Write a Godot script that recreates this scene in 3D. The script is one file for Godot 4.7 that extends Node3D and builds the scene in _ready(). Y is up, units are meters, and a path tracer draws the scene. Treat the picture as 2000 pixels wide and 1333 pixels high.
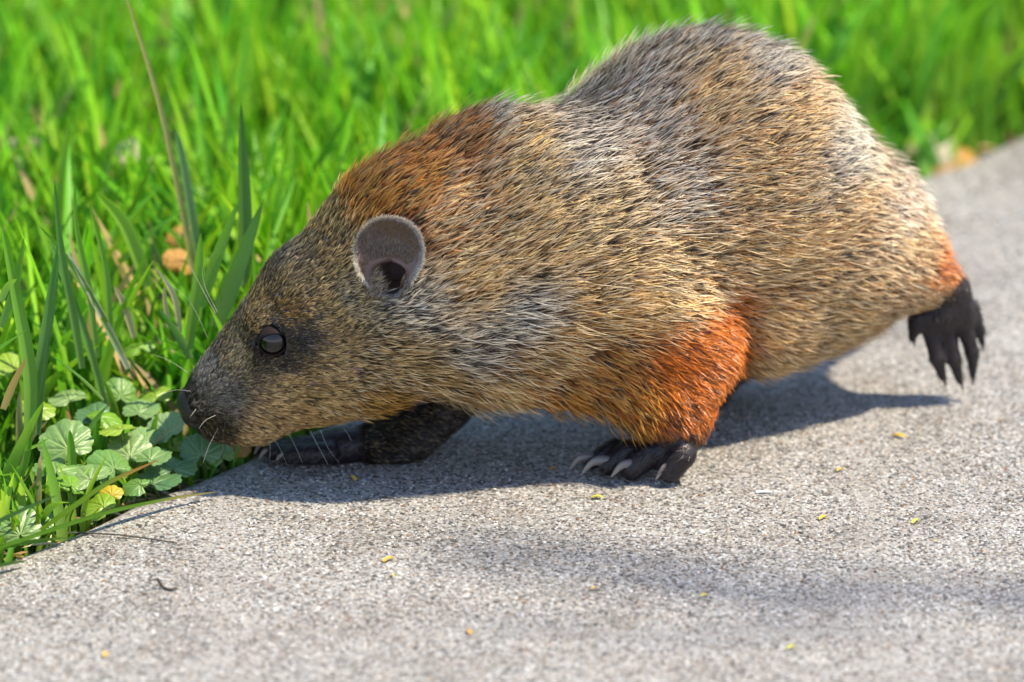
extends Node3D
# A young groundhog crossing the corner of a concrete walk beside a lawn. Units are metres.

var rng := RandomNumberGenerator.new()
var numbers := {}

# ------------------------------------------------------------------ small helpers
func numbered(called: String) -> String:
	var n: int = numbers.get(called, 0)
	numbers[called] = n + 1
	return called if n == 0 else "%s_%03d" % [called, n]

func thing(called: String, label: String, category: String, at := Vector3.ZERO, group := "") -> Node3D:
	var o := Node3D.new()
	o.name = numbered(called)
	add_child(o)
	o.position = at
	tag(o, label, category, group)
	return o

func tag(o: Node, label: String, category: String, group := "") -> void:
	o.set_meta("label", label)
	o.set_meta("category", category)
	if group:
		o.set_meta("group", group)

func part(called: String, mesh: Mesh, material: Material, parent: Node, at := Transform3D()) -> MeshInstance3D:
	var o := MeshInstance3D.new()
	o.name = called if parent != self else numbered(called)
	o.mesh = mesh
	o.material_override = material
	o.transform = at
	parent.add_child(o, true)
	return o

func mat(color: Color, rough := 0.6, spec := 0.5) -> StandardMaterial3D:
	var m := StandardMaterial3D.new()
	m.albedo_color = color.linear_to_srgb()
	m.roughness = rough
	m.metallic_specular = spec
	return m

func tinted(rough := 0.6, spec := 0.5, back := 0.0) -> StandardMaterial3D:
	var m := mat(Color.WHITE, rough, spec)
	m.vertex_color_use_as_albedo = true
	if back > 0.0:
		m.backlight_enabled = true
		m.backlight = Color(back, back, back).linear_to_srgb()
	return m

func array_mesh(v: PackedVector3Array, n: PackedVector3Array, c: PackedColorArray, i: PackedInt32Array) -> ArrayMesh:
	var a := []
	a.resize(Mesh.ARRAY_MAX)
	a[Mesh.ARRAY_VERTEX] = v
	a[Mesh.ARRAY_NORMAL] = n
	if c.size():
		a[Mesh.ARRAY_COLOR] = c
	if i.size():
		a[Mesh.ARRAY_INDEX] = i
	var m := ArrayMesh.new()
	m.add_surface_from_arrays(Mesh.PRIMITIVE_TRIANGLES, a)
	return m

func curve(pts: Array, n: int) -> PackedVector3Array:
	# Catmull-Rom through the points, n steps in all
	var out := PackedVector3Array()
	var m := pts.size()
	for k in n + 1:
		var u := float(k) / n * (m - 1)
		var i := mini(int(u), m - 2)
		var p0: Vector3 = pts[maxi(i - 1, 0)]
		var p1: Vector3 = pts[i]
		var p2: Vector3 = pts[i + 1]
		var p3: Vector3 = pts[mini(i + 2, m - 1)]
		out.append(p1.cubic_interpolate(p2, p0, p3, u - i))
	return out

func quad(st: SurfaceTool, a: Vector3, b: Vector3, c: Vector3, d: Vector3, ca: Color, cc: Color) -> void:
	st.set_color(ca); st.add_vertex(a)
	st.set_color(ca); st.add_vertex(b)
	st.set_color(cc); st.add_vertex(c)
	st.set_color(ca); st.add_vertex(a)
	st.set_color(cc); st.add_vertex(c)
	st.set_color(cc); st.add_vertex(d)

func blade(st: SurfaceTool, pts: PackedVector3Array, width: float, side: Vector3, c0: Color, c1: Color, fold := 0.25, tip_color := Color(0, 0, 0, 0)) -> void:
	# a grass blade: a V-folded strip that widens a little above its base and runs out to a point
	var n := pts.size() - 1
	var l := PackedVector3Array()
	var r := PackedVector3Array()
	var mid := PackedVector3Array()
	for k in n + 1:
		var t := float(k) / n
		var along := (pts[mini(k + 1, n)] - pts[maxi(k - 1, 0)]).normalized()
		var across := (side - along * side.dot(along)).normalized()
		var up := across.cross(along)
		var w := width * 0.5 * minf(0.7 + t, 1.0) * (1.0 - pow(t, 3.2)) + 0.00008
		l.append(pts[k] - across * w + up * w * fold)
		r.append(pts[k] + across * w + up * w * fold)
		mid.append(pts[k] - up * w * fold)
	for k in n:
		var a := c0.lerp(c1, float(k) / n)
		var b := c0.lerp(c1, float(k + 1) / n)
		if tip_color.a > 0.0:
			a = a.lerp(tip_color, smoothstep(0.62, 0.86, float(k) / n))
			b = b.lerp(tip_color, smoothstep(0.62, 0.86, float(k + 1) / n))
		quad(st, l[k], mid[k], mid[k + 1], l[k + 1], a, b)
		quad(st, mid[k], r[k], r[k + 1], mid[k + 1], a, b)

func tube(st: SurfaceTool, pts: PackedVector3Array, r0: float, r1: float, c0: Color, c1: Color, sides := 5) -> void:
	var n := pts.size() - 1
	var old := PackedVector3Array()
	for k in n + 1:
		var along := (pts[mini(k + 1, n)] - pts[maxi(k - 1, 0)]).normalized()
		var across := along.cross(Vector3(0.31, 0.2, 0.93)).normalized()
		var up := across.cross(along)
		var ring := PackedVector3Array()
		var r := lerpf(r0, r1, float(k) / n)
		for s in sides:
			var a := TAU * s / sides
			ring.append(pts[k] + (across * cos(a) + up * sin(a)) * r)
		if k > 0:
			for s in sides:
				quad(st, old[s], old[(s + 1) % sides], ring[(s + 1) % sides], ring[s], c0.lerp(c1, float(k - 1) / n), c0.lerp(c1, float(k) / n))
		old = ring

func begin() -> SurfaceTool:
	var st := SurfaceTool.new()
	st.begin(Mesh.PRIMITIVE_TRIANGLES)
	return st

func finish(st: SurfaceTool) -> ArrayMesh:
	st.generate_normals()
	return st.commit()

func jitter(c: Color, by: float) -> Color:
	var f := 1.0 + rng.randf_range(-by, by)
	return Color(c.r * f * (1.0 + rng.randf_range(-by, by) * 0.4), c.g * f, c.b * f * (1.0 + rng.randf_range(-by, by) * 0.4))

# ------------------------------------------------------------------ the setting
const SUN_FROM := Vector3(0.58, 1.0, 0.14)
const EDGE_POINT := Vector3(0, 0, -0.184)
const EDGE_ALONG := Vector3(0.636, 0, -0.7717)
const INLAND := Vector3(0.7717, 0, 0.636)
const SOIL := -0.014

func off_edge(x: float, z: float) -> float:
	# how far a ground point lies inside the concrete (positive) or in the lawn (negative)
	return (Vector3(x, 0, z) - EDGE_POINT).dot(INLAND)

func noise_texture(size: int, kind: int, freq: float, octaves: int, ramp: Gradient, at_seed: int) -> NoiseTexture2D:
	var f := FastNoiseLite.new()
	f.seed = at_seed
	f.noise_type = kind as FastNoiseLite.NoiseType
	f.frequency = freq
	f.fractal_octaves = octaves
	if kind == FastNoiseLite.TYPE_CELLULAR:
		f.fractal_type = FastNoiseLite.FRACTAL_NONE
		f.cellular_return_type = FastNoiseLite.RETURN_CELL_VALUE
		f.cellular_jitter = 1.0
	var t := NoiseTexture2D.new()
	t.width = size
	t.height = size
	t.seamless = true
	t.noise = f
	if ramp:
		t.color_ramp = ramp
	return t

func ramp_of(stops: Array) -> Gradient:
	var g := Gradient.new()
	var o := PackedFloat32Array()
	var c := PackedColorArray()
	for s in stops:
		o.append(s[0])
		c.append((s[1] as Color).linear_to_srgb())
	g.offsets = o
	g.colors = c
	return g

func g3(v: float, warm := 0.0) -> Color:
	return Color(v * (1.0 + warm), v, v * (1.0 - warm))

func concrete_material() -> StandardMaterial3D:
	var m := StandardMaterial3D.new()
	m.uv1_triplanar = true
	m.uv1_world_triplanar = true
	m.uv1_scale = Vector3(4, 4, 4)
	m.albedo_color = g3(0.8, 0.012).linear_to_srgb()
	var speck := ramp_of([[0.0, g3(0.05)], [0.1, g3(0.13, 0.0)], [0.26, Color(0.225, 0.2, 0.175)], [0.4, g3(0.29, 0.0)], [0.6, g3(0.35, 0.01)], [0.78, Color(0.37, 0.34, 0.3)], [0.9, g3(0.44, 0.0)], [1.0, g3(0.62)]])
	m.albedo_texture = noise_texture(1024, FastNoiseLite.TYPE_CELLULAR, 0.2, 1, speck, 3)
	m.detail_enabled = true
	m.detail_blend_mode = BaseMaterial3D.BLEND_MODE_MUL
	m.detail_uv_layer = BaseMaterial3D.DETAIL_UV_2
	m.uv2_triplanar = true
	m.uv2_world_triplanar = true
	m.uv2_scale = Vector3(1.7, 1.7, 1.7)
	m.detail_albedo = noise_texture(512, FastNoiseLite.TYPE_SIMPLEX_SMOOTH, 0.02, 5, ramp_of([[0.0, g3(0.66, 0.02)], [0.35, g3(0.86, 0.02)], [0.65, g3(0.97, 0.0)], [1.0, g3(1.0, 0.0)]]), 8)
	m.heightmap_enabled = true
	m.heightmap_scale = 0.09
	m.heightmap_texture = noise_texture(1024, FastNoiseLite.TYPE_SIMPLEX_SMOOTH, 0.12, 3, null, 5)
	m.roughness = 0.85
	return m

func build_setting() -> void:
	var soil := StandardMaterial3D.new()
	soil.uv1_triplanar = true
	soil.uv1_world_triplanar = true
	soil.uv1_scale = Vector3(5, 5, 5)
	soil.albedo_texture = noise_texture(512, FastNoiseLite.TYPE_SIMPLEX_SMOOTH, 0.05, 5, ramp_of([[0.0, Color(0.09, 0.065, 0.04)], [0.45, Color(0.13, 0.1, 0.055)], [0.7, Color(0.12, 0.13, 0.05)], [1.0, Color(0.25, 0.2, 0.11)]]), 21)
	soil.roughness = 0.95
	var st := begin()
	quad(st, Vector3(-150, SOIL, -150), Vector3(150, SOIL, -150), Vector3(150, SOIL, 150), Vector3(-150, SOIL, 150), Color.WHITE, Color.WHITE)
	var ground := part("ground", finish(st), soil, self)
	ground.set_meta("kind", "structure")
	tag(ground, "brown soil of the lawn between the grass blades", "ground")

	# the concrete walk: a slab with a worn round arris along the lawn
	st = begin()
	var profile: Array[Vector2] = [Vector2(1.5, -0.03), Vector2(1.5, 0.0)]
	for k in 25:
		profile.append(Vector2(1.45 * pow(1.0 - k / 24.0, 2.2) + 0.012, 0.0))
	for k in range(1, 9):
		var a := k / 8.0 * PI / 2
		profile.append(Vector2(0.012 - 0.012 * sin(a), -0.012 + 0.012 * cos(a)))
	profile.append(Vector2(0.0, -0.03))
	var wobble := FastNoiseLite.new()
	wobble.seed = 4
	wobble.frequency = 14.0
	var steps: Array[float] = []
	for k in 261:
		var u := (k - 130) / 130.0
		steps.append(3.5 * signf(u) * pow(absf(u), 2.0))
	var rows := []
	for s in steps:
		var row := PackedVector3Array()
		for q in profile:
			var p := EDGE_POINT + EDGE_ALONG * s + INLAND * q.x
			p.y = q.y
			if q.x < 0.05:
				p += INLAND * wobble.get_noise_2d(s, 0.0) * 0.004 * (1.0 - q.x / 0.05)
			row.append(p)
		rows.append(row)
	for k in rows.size() - 1:
		for j in profile.size() - 1:
			quad(st, rows[k][j], rows[k][j + 1], rows[k + 1][j + 1], rows[k + 1][j], Color.WHITE, Color.WHITE)
	var walk := part("concrete_path", finish(st), concrete_material(), self)
	walk.set_meta("kind", "structure")
	tag(walk, "pale speckled concrete walk with a worn rounded edge along the lawn", "path")

	# sand and small stones standing out of the worn concrete
	var grain := SphereMesh.new()
	grain.radius = 0.5
	grain.height = 1.0
	grain.radial_segments = 7
	grain.rings = 4
	var many := 125000
	var mm := MultiMesh.new()
	mm.transform_format = MultiMesh.TRANSFORM_3D
	mm.use_colors = true
	mm.mesh = grain
	var buffer := PackedFloat32Array()
	var tones: Array[Color] = [g3(0.35, 0.0), g3(0.3, 0.02), g3(0.42, 0.0), Color(0.35, 0.29, 0.22), g3(0.25, -0.02), g3(0.16, 0.0), g3(0.04, 0.0), Color(0.2, 0.11, 0.06), g3(0.6, 0.02), g3(0.38, -0.03), g3(0.37, 0.04), g3(0.07, -0.02)]
	for k in many:
		var x := rng.randf_range(-0.3, 0.42)
		var z := rng.randf_range(-0.42, 0.3)
		var depth := off_edge(x, z)
		if depth < 0.012:
			continue
		var d := rng.randf_range(0.0005, 0.0012)
		if rng.randf() < 0.06:
			d *= 1.6
		var b := Basis.from_euler(Vector3(rng.randf_range(-0.3, 0.3), rng.randf() * TAU, rng.randf_range(-0.3, 0.3))).scaled_local(Vector3(d * rng.randf_range(0.8, 1.5), d * 0.55, d))
		var c := jitter(tones[rng.randi() % tones.size()], 0.12)
		buffer.append_array([b.x.x, b.y.x, b.z.x, x, b.x.y, b.y.y, b.z.y, d * 0.02, b.x.z, b.y.z, b.z.z, z, c.r, c.g, c.b, 1.0])
	mm.instance_count = buffer.size() / 16
	mm.buffer = buffer
	var sand := MultiMeshInstance3D.new()
	sand.name = "aggregate"
	sand.multimesh = mm
	var grit := tinted(0.6, 0.5)
	grit.albedo_color = g3(0.8, 0.012).linear_to_srgb()
	sand.material_override = grit
	sand.set_meta("kind", "stuff")
	walk.add_child(sand)

# ------------------------------------------------------------------ grass
const LUSH: Array[Color] = [Color(0.16, 0.46, 0.006), Color(0.1, 0.36, 0.008), Color(0.19, 0.48, 0.008), Color(0.06, 0.29, 0.02), Color(0.25, 0.5, 0.01), Color(0.12, 0.4, 0.01)]
var grass_mat: StandardMaterial3D
var leaf_mat: StandardMaterial3D

func tuft_mesh(count: int, tall: float, spread: float, dry: float) -> ArrayMesh:
	var st := begin()
	for k in count:
		var a := rng.randf() * TAU
		var out := Vector3(cos(a), 0, sin(a))
		var p := Vector3(rng.randf_range(-1, 1), 0, rng.randf_range(-1, 1)) * spread
		var h := tall * rng.randf_range(0.45, 1.1)
		var lean := rng.randf_range(0.08, 0.6)
		var bend := rng.randf_range(0.0, 0.5)
		var pts := curve([p, p + Vector3(0, h * 0.5, 0) + out * lean * h * 0.35, p + Vector3(0, h * (1.0 - bend * 0.45), 0) + out * h * (lean * 0.8 + bend * 0.5)], 5)
		var c := jitter(LUSH[rng.randi() % LUSH.size()], 0.2)
		var base := c.lerp(Color(0.34, 0.42, 0.16), 0.4)
		if rng.randf() < dry:
			c = jitter(Color(0.42, 0.33, 0.17), 0.25)
			base = c
		var turn := a + PI / 2 + rng.randf_range(-0.9, 0.9)
		blade(st, pts, rng.randf_range(0.003, 0.0066), Vector3(cos(turn), 0, sin(turn)), base, c)
	return finish(st)

func build_lawn() -> void:
	grass_mat = tinted(0.45, 0.4, 0.8)
	leaf_mat = tinted(0.4, 0.5, 0.4)
	var lawn := Node3D.new()
	lawn.name = "lawn_grass"
	lawn.set_meta("kind", "stuff")
	tag(lawn, "lush green lawn grass covering the ground behind the walk", "grass")
	add_child(lawn)
	var kinds: Array[ArrayMesh] = []
	for k in 7:
		kinds.append(tuft_mesh(14, 0.082 if k < 5 else 0.045, 0.014, 0.06 if k < 4 else 0.16))
	var places: Array[PackedFloat32Array] = []
	for k in kinds.size():
		places.append(PackedFloat32Array())
	for pass_ in 2:
		var n := 7600 if pass_ == 0 else 6000
		for k in n:
			var x := rng.randf_range(-0.42, 0.42)
			var z := rng.randf_range(-1.25, 0.2)
			if pass_ == 1:
				x = rng.randf_range(-1.9, 1.6)
				z = rng.randf_range(-2.6, 1.2)
				if absf(x) < 0.42 and z > -1.25 and z < 0.2:
					continue
			var d := off_edge(x, z)
			if d > -0.006:
				continue
			var s := rng.randf_range(0.75, 1.2)
			var kind := rng.randi() % 5
			# low growth by the corner of the walk, where broad leaves stand
			var near_corner := Vector2(x + 0.17, z - 0.0).length()
			if near_corner < 0.085:
				if rng.randf() < 0.15:
					continue
				kind = 5 + rng.randi() % 2
				s *= 0.75
			elif d > -0.03:
				kind = 5 + rng.randi() % 2
			var b := Basis(Vector3.UP, rng.randf() * TAU).scaled(Vector3(s, s * rng.randf_range(0.8, 1.25), s))
			var f := rng.randf_range(0.8, 1.2)
			var warm := rng.randf_range(0.85, 1.25)
			places[kind].append_array([b.x.x, b.y.x, b.z.x, x, b.x.y, b.y.y, b.z.y, SOIL - 0.001, b.x.z, b.y.z, b.z.z, z, f * warm, f, f, 1.0])
	for k in kinds.size():
		var mm := MultiMesh.new()
		mm.transform_format = MultiMesh.TRANSFORM_3D
		mm.use_colors = true
		mm.mesh = kinds[k]
		mm.instance_count = places[k].size() / 16
		mm.buffer = places[k]
		var o := MultiMeshInstance3D.new()
		o.name = "grass_blades"
		o.multimesh = mm
		o.material_override = grass_mat
		o.set_meta("kind", "stuff")
		lawn.add_child(o, true)
	# straw and old leaf litter lying on the soil under the living blades
	var st := begin()
	for k in 900:
		var u := rng.randf_range(-0.35, 0.6)
		var p := EDGE_POINT + EDGE_ALONG * u - INLAND * (rng.randf() * rng.randf() * 0.09)
		p.y = SOIL + rng.randf_range(0.001, 0.01)
		var a := rng.randf() * TAU
		var d := Vector3(cos(a), rng.randf_range(-0.2, 0.35), sin(a)) * rng.randf_range(0.006, 0.022)
		var c := jitter([Color(0.4, 0.3, 0.16), Color(0.28, 0.17, 0.08), Color(0.5, 0.42, 0.28), Color(0.16, 0.1, 0.06)][rng.randi() % 4], 0.25)
		blade(st, curve([p - d * 0.5, p + Vector3(0, 0.001, 0), p + d * 0.5], 3), rng.randf_range(0.0012, 0.0035), Vector3(-d.z, 0.0, d.x), c, c)
	var litter := part("leaf_litter", finish(st), tinted(0.8, 0.3), self)
	litter.set_meta("kind", "stuff")
	tag(litter, "tan straw and leaf litter along the edge of the walk", "litter")

func hero_tuft(label: String, blades: Array) -> void:
	var base: Vector3 = (blades[0][0] as Array)[0]
	var t := thing("grass_tuft", label, "grass", base)
	for b in blades:
		var st := begin()
		var pts := []
		for p in b[0]:
			pts.append(p - base)
		var c: Color = b[2]
		var turn: float = b[3] if b.size() > 3 else 0.0
		blade(st, curve(pts, 12), b[1], Vector3(cos(turn), 0, sin(turn)), c.lerp(Color(0.34, 0.42, 0.16), 0.35), c, 0.22)
		part("blade", finish(st), grass_mat, t)

# ------------------------------------------------------------------ broad leaves
func ivy_leaf(at_seed: int, tint: Color, vein: Color, notch: float, lobes: float, cup: float) -> ArrayMesh:
	# a kidney-shaped scalloped leaf 1 m across, petiole at the origin side (+z), face up
	var r2 := RandomNumberGenerator.new()
	r2.seed = at_seed
	var rings := 16
	var seg := 104
	var v := PackedVector3Array()
	var n := PackedVector3Array()
	var c := PackedColorArray()
	var ix := PackedInt32Array()
	var veins: Array[float] = []
	for k in 7:
		veins.append(-PI / 2 + (k - 3) * 0.72 + r2.randf_range(-0.08, 0.08))
	var phase := r2.randf() * TAU
	for j in rings + 1:
		var q := float(j) / rings
		for s in seg:
			var a := TAU * s / seg
			var back := angle_difference(a, PI / 2)
			var r := 0.5 * (1.0 + 0.09 * absf(sin(a * lobes * 0.5)) - notch * exp(-back * back * 9.0)) * (1.0 + 0.05 * sin(a * 2 + phase))
			var p := Vector3(cos(a) * r * q * 1.1, 0, sin(a) * r * q + 0.22 * (1.0 - q) - 0.0)
			var near := 9.0
			for w in veins:
				near = minf(near, absf(angle_difference(a, w)) * q)
			var groove := exp(-near * near * 700.0) * (1.0 - 0.6 * q)
			var cell := fposmod((q - near * 1.1) * 4.2 + 0.15, 1.0) - 0.5
			var side_vein := exp(-cell * cell * 110.0) * smoothstep(0.015, 0.06, near) * 0.6
			var puff := (1.0 - 4.0 * cell * cell * 0.0 - side_vein) * smoothstep(0.0, 0.13, near)
			p.y = 0.03 * puff * (1.0 - q * 0.5) - groove * 0.02 - cup * q * q + 0.035 * sin(a * 3 + phase) * q * q + 0.02 * sin(a * 5 + phase * 2.0) * q * q * q
			v.append(p)
			c.append((tint * 0.85).lerp(vein * 0.9, clampf(groove * 1.2 + side_vein * 0.8, 0, 1)))
			n.append(Vector3.UP)
	for j in rings:
		for s in seg:
			var a := j * seg + s
			var b := j * seg + (s + 1) % seg
			ix.append_array([a, b + seg, b, a, a + seg, b + seg])
	var sum := PackedVector3Array()
	sum.resize(v.size())
	for k in range(0, ix.size(), 3):
		var f := (v[ix[k + 2]] - v[ix[k]]).cross(v[ix[k + 1]] - v[ix[k]])
		for e in 3:
			sum[ix[k + e]] += f
	for k in v.size():
		n[k] = sum[k].normalized() if sum[k].length() > 0.0 else Vector3.UP
		if n[k].y < 0.0:
			n[k] = -n[k]
	return array_mesh(v, n, c, ix)

var leaf_kinds: Array[ArrayMesh] = []

func leaf_variant(kind: int) -> ArrayMesh:
	return leaf_kinds[kind] if kind > 3 or rng.randf() < 0.34 else leaf_kinds[7 + kind * 2 + rng.randi() % 2]

func leaf_plant(called: String, label: String, category: String, base: Vector3, leaves: Array) -> void:
	# leaves: [centre, size, tilt to the viewer, sideways tilt, turn, kind, squash]
	var t := thing(called, label, category, base)
	for l in leaves:
		var b := Basis(Vector3.BACK, l[3]) * Basis(Vector3.RIGHT, l[2]) * Basis(Vector3.UP, l[4])
		b = b.scaled_local(Vector3(l[1], l[1], l[1] * (l[6] if l.size() > 6 else 1.0)) * 0.73)
		var at: Vector3 = l[0] - base
		part("leaf", leaf_variant(l[5]), leaf_mat, t, Transform3D(b, at))
		var foot := Vector3(at.x * 0.6, SOIL - base.y, at.z * 0.6 - 0.004)
		var top := at + b * Vector3(0, 0, 0.22)
		var st := begin()
		tube(st, curve([foot, foot.lerp(top, 0.6) + Vector3(0.002, -0.003, 0.0), top], 6), 0.0007, 0.0005, Color(0.12, 0.16, 0.05), Color(0.16, 0.24, 0.06))
		part("stem", finish(st), leaf_mat, t)

func build_corner_plants() -> void:
	leaf_kinds = [
		ivy_leaf(1, Color(0.19, 0.31, 0.1), Color(0.33, 0.43, 0.18), 0.5, 15, 0.05),
		ivy_leaf(2, Color(0.15, 0.29, 0.065), Color(0.27, 0.39, 0.13), 0.45, 13, 0.09),
		ivy_leaf(3, Color(0.2, 0.34, 0.02), Color(0.3, 0.42, 0.05), 0.4, 11, 0.12),
		ivy_leaf(4, Color(0.085, 0.19, 0.065), Color(0.15, 0.26, 0.1), 0.5, 14, 0.03),
		ivy_leaf(5, Color(0.5, 0.4, 0.03), Color(0.5, 0.36, 0.06), 0.3, 9, 0.1),
		ivy_leaf(6, Color(0.5, 0.27, 0.06), Color(0.35, 0.17, 0.05), 0.3, 9, 0.16),
		ivy_leaf(7, Color(0.42, 0.38, 0.26), Color(0.34, 0.28, 0.16), 0.3, 7, 0.2),
	]
	leaf_kinds.append(ivy_leaf(11, Color(0.16, 0.29, 0.08), Color(0.28, 0.39, 0.15), 0.6, 12, 0.1))
	leaf_kinds.append(ivy_leaf(12, Color(0.2, 0.32, 0.12), Color(0.32, 0.42, 0.2), 0.35, 17, -0.05))
	leaf_kinds.append(ivy_leaf(13, Color(0.12, 0.26, 0.05), Color(0.22, 0.36, 0.1), 0.55, 11, 0.14))
	leaf_kinds.append(ivy_leaf(14, Color(0.17, 0.3, 0.09), Color(0.28, 0.4, 0.15), 0.4, 15, 0.02))
	leaf_kinds.append(ivy_leaf(15, Color(0.24, 0.38, 0.03), Color(0.34, 0.44, 0.06), 0.5, 13, 0.05))
	leaf_kinds.append(ivy_leaf(16, Color(0.15, 0.33, 0.02), Color(0.25, 0.4, 0.05), 0.45, 9, 0.16))
	leaf_kinds.append(ivy_leaf(17, Color(0.1, 0.21, 0.08), Color(0.17, 0.29, 0.12), 0.6, 16, 0.08))
	leaf_kinds.append(ivy_leaf(18, Color(0.08, 0.2, 0.05), Color(0.14, 0.27, 0.09), 0.4, 12, -0.03))
	leaf_plant("ground_ivy", "ground ivy with one large round pale scalloped leaf facing up", "plant", Vector3(-0.1799, -0.014, -0.0647), [
		[Vector3(-0.175, 0.0207, -0.012), 0.027, 0.62, 0.05, 0.35, 0],
		[Vector3(-0.1761, 0.0141, 0), 0.026, 0.12, -0.1, -0.4, 1, 0.9],
		[Vector3(-0.1659, 0.013, 0.006), 0.025, 0.2, 0.12, 0.5, 0, 0.8],
		[Vector3(-0.1574, 0.0151, -0.002), 0.021, 0.5, -0.25, 0.9, 1],
	])
	leaf_plant("ground_ivy", "ground ivy with a cupped puckered leaf below a yellow-green one", "plant", Vector3(-0.1525, -0.014, -0.079), [
		[Vector3(-0.1502, 0.0142, -0.02), 0.022, 0.55, 0.0, 0.1, 0],
		[Vector3(-0.1554, 0.0221, -0.022), 0.02, -0.12, 0.1, 0.6, 2],
		[Vector3(-0.1404, 0.0135, -0.014), 0.017, 0.2, 0.2, -0.6, 1],
		[Vector3(-0.144, 0.0161, -0.03), 0.014, 0.4, -0.2, 0.2, 1],
		[Vector3(-0.1601, 0.0232, -0.034), 0.018, 0.1, -0.15, -0.7, 2],
	])
	leaf_plant("ground_ivy", "bluish ground ivy leaves hanging over the concrete edge", "plant", Vector3(-0.1426, -0.014, -0.0618), [
		[Vector3(-0.1336, 0.0081, -0.018), 0.023, 0.3, -0.12, 0.2, 3, 0.8],
		[Vector3(-0.1392, 0.0059, -0.008), 0.024, 0.14, 0.16, -0.5, 3, 0.8],
		[Vector3(-0.1471, 0.0069, 0), 0.014, 0.3, 0.2, 1.2, 1],
	])
	leaf_plant("ground_ivy", "glossy ground ivy beside the animal's nose", "plant", Vector3(-0.1346, -0.014, -0.0935), [
		[Vector3(-0.1367, 0.0168, -0.036), 0.019, 0.65, 0.35, 0.4, 0],
		[Vector3(-0.1225, 0.0105, -0.03), 0.019, 0.85, 0.0, 0.1, 3],
		[Vector3(-0.1154, 0.0072, -0.034), 0.015, 0.4, -0.1, 0.5, 1],
		[Vector3(-0.1309, 0.0093, -0.04), 0.013, 0.2, 0.2, 0.9, 2],
		[Vector3(-0.1467, 0.0198, -0.05), 0.017, 0.3, 0.1, -0.3, 1],
	])
	leaf_plant("ground_ivy", "small lobed yellow-green seedling leaves low at the walk's edge", "plant", Vector3(-0.1735, -0.014, -0.0251), [
		[Vector3(-0.1768, 0.0119, 0.012), 0.013, 0.5, 0.2, 0.3, 2],
		[Vector3(-0.1708, 0.0123, 0.012), 0.011, 0.5, -0.3, -0.3, 2],
		[Vector3(-0.1607, 0.0057, 0.018), 0.017, 0.35, 0.2, 0.8, 2],
		[Vector3(-0.1562, 0.0077, 0.01), 0.011, 0.5, 0.1, 0.2, 4],
		[Vector3(-0.1586, 0.0066, 0.006), 0.012, 0.4, 0.1, 1.2, 1],
	])
	leaf_plant("ground_ivy", "broad pale leaf pressed against the concrete below a leaning blade", "plant", Vector3(-0.1958, -0.014, 0.0081), [
		[Vector3(-0.1915, 0.0009, 0.03), 0.023, 0.75, 0.1, 0.2, 0],
		[Vector3(-0.1843, 0.0024, 0.024), 0.016, 0.5, -0.1, -0.6, 1],
		[Vector3(-0.1964, 0.0034, 0.02), 0.016, 0.3, 0.3, 0.8, 3],
	])
	leaf_plant("ground_ivy", "bushy ground ivy among the grass stems behind the round leaf", "plant", Vector3(-0.1797, -0.014, -0.111), [
		[Vector3(-0.176, 0.025, -0.05), 0.019, 0.05, 0.12, 0.3, 0],
		[Vector3(-0.1552, 0.0234, -0.06), 0.017, 0.8, -0.4, 0.3, 1],
		[Vector3(-0.1655, 0.0222, -0.04), 0.017, 0.2, 0.1, 0.6, 3],
		[Vector3(-0.1876, 0.0246, -0.04), 0.018, 0.3, -0.1, -0.6, 2],
		[Vector3(-0.142, 0.0225, -0.06), 0.017, 0.2, 0.2, 0.2, 2],
		[Vector3(-0.15, 0.0319, -0.09), 0.016, 0.15, 0.2, 0.4, 2],
		[Vector3(-0.1986, 0.0351, -0.06), 0.016, 0.5, -0.2, 0.5, 2],
	])
	var g0 := Color(0.12, 0.32, 0.012)
	var g1 := Color(0.06, 0.2, 0.025)
	var g2 := Color(0.2, 0.42, 0.015)
	hero_tuft("tall wide grass blades rising beside the round pale ivy leaf", [
		[[Vector3(-0.1889, 0.024, -0.01), Vector3(-0.1881, 0.0489, -0.012), Vector3(-0.1933, 0.0814, -0.016), Vector3(-0.1985, 0.1074, -0.02)], 0.0056, g0],
		[[Vector3(-0.1883, 0.0246, -0.014), Vector3(-0.1838, 0.0538, -0.016), Vector3(-0.1804, 0.0757, -0.02), Vector3(-0.1769, 0.0983, -0.022)], 0.0042, g1, 0.3],
		[[Vector3(-0.1855, 0.0225, -0.014), Vector3(-0.1838, 0.0427, -0.02), Vector3(-0.1805, 0.0615, -0.024)], 0.0034, Color(0.09, 0.2, 0.06), 0.6],
	])
	hero_tuft("bright yellow-green blade bowing low over the pale leaves", [
		[[Vector3(-0.1999, 0.0043, 0), Vector3(-0.1922, 0.0226, 0.002), Vector3(-0.1824, 0.0416, 0)], 0.0044, g2, 0.2],
		[[Vector3(-0.1974, 0.0005, 0.004), Vector3(-0.1894, 0.0186, 0.004), Vector3(-0.1873, 0.0342, 0)], 0.0036, g0, 0.5],
		[[Vector3(-0.1899, 0.0221, 0.002), Vector3(-0.1853, 0.0246, 0.004), Vector3(-0.1804, 0.0285, 0.006)], 0.0022, g2, 1.2],
	])
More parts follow.
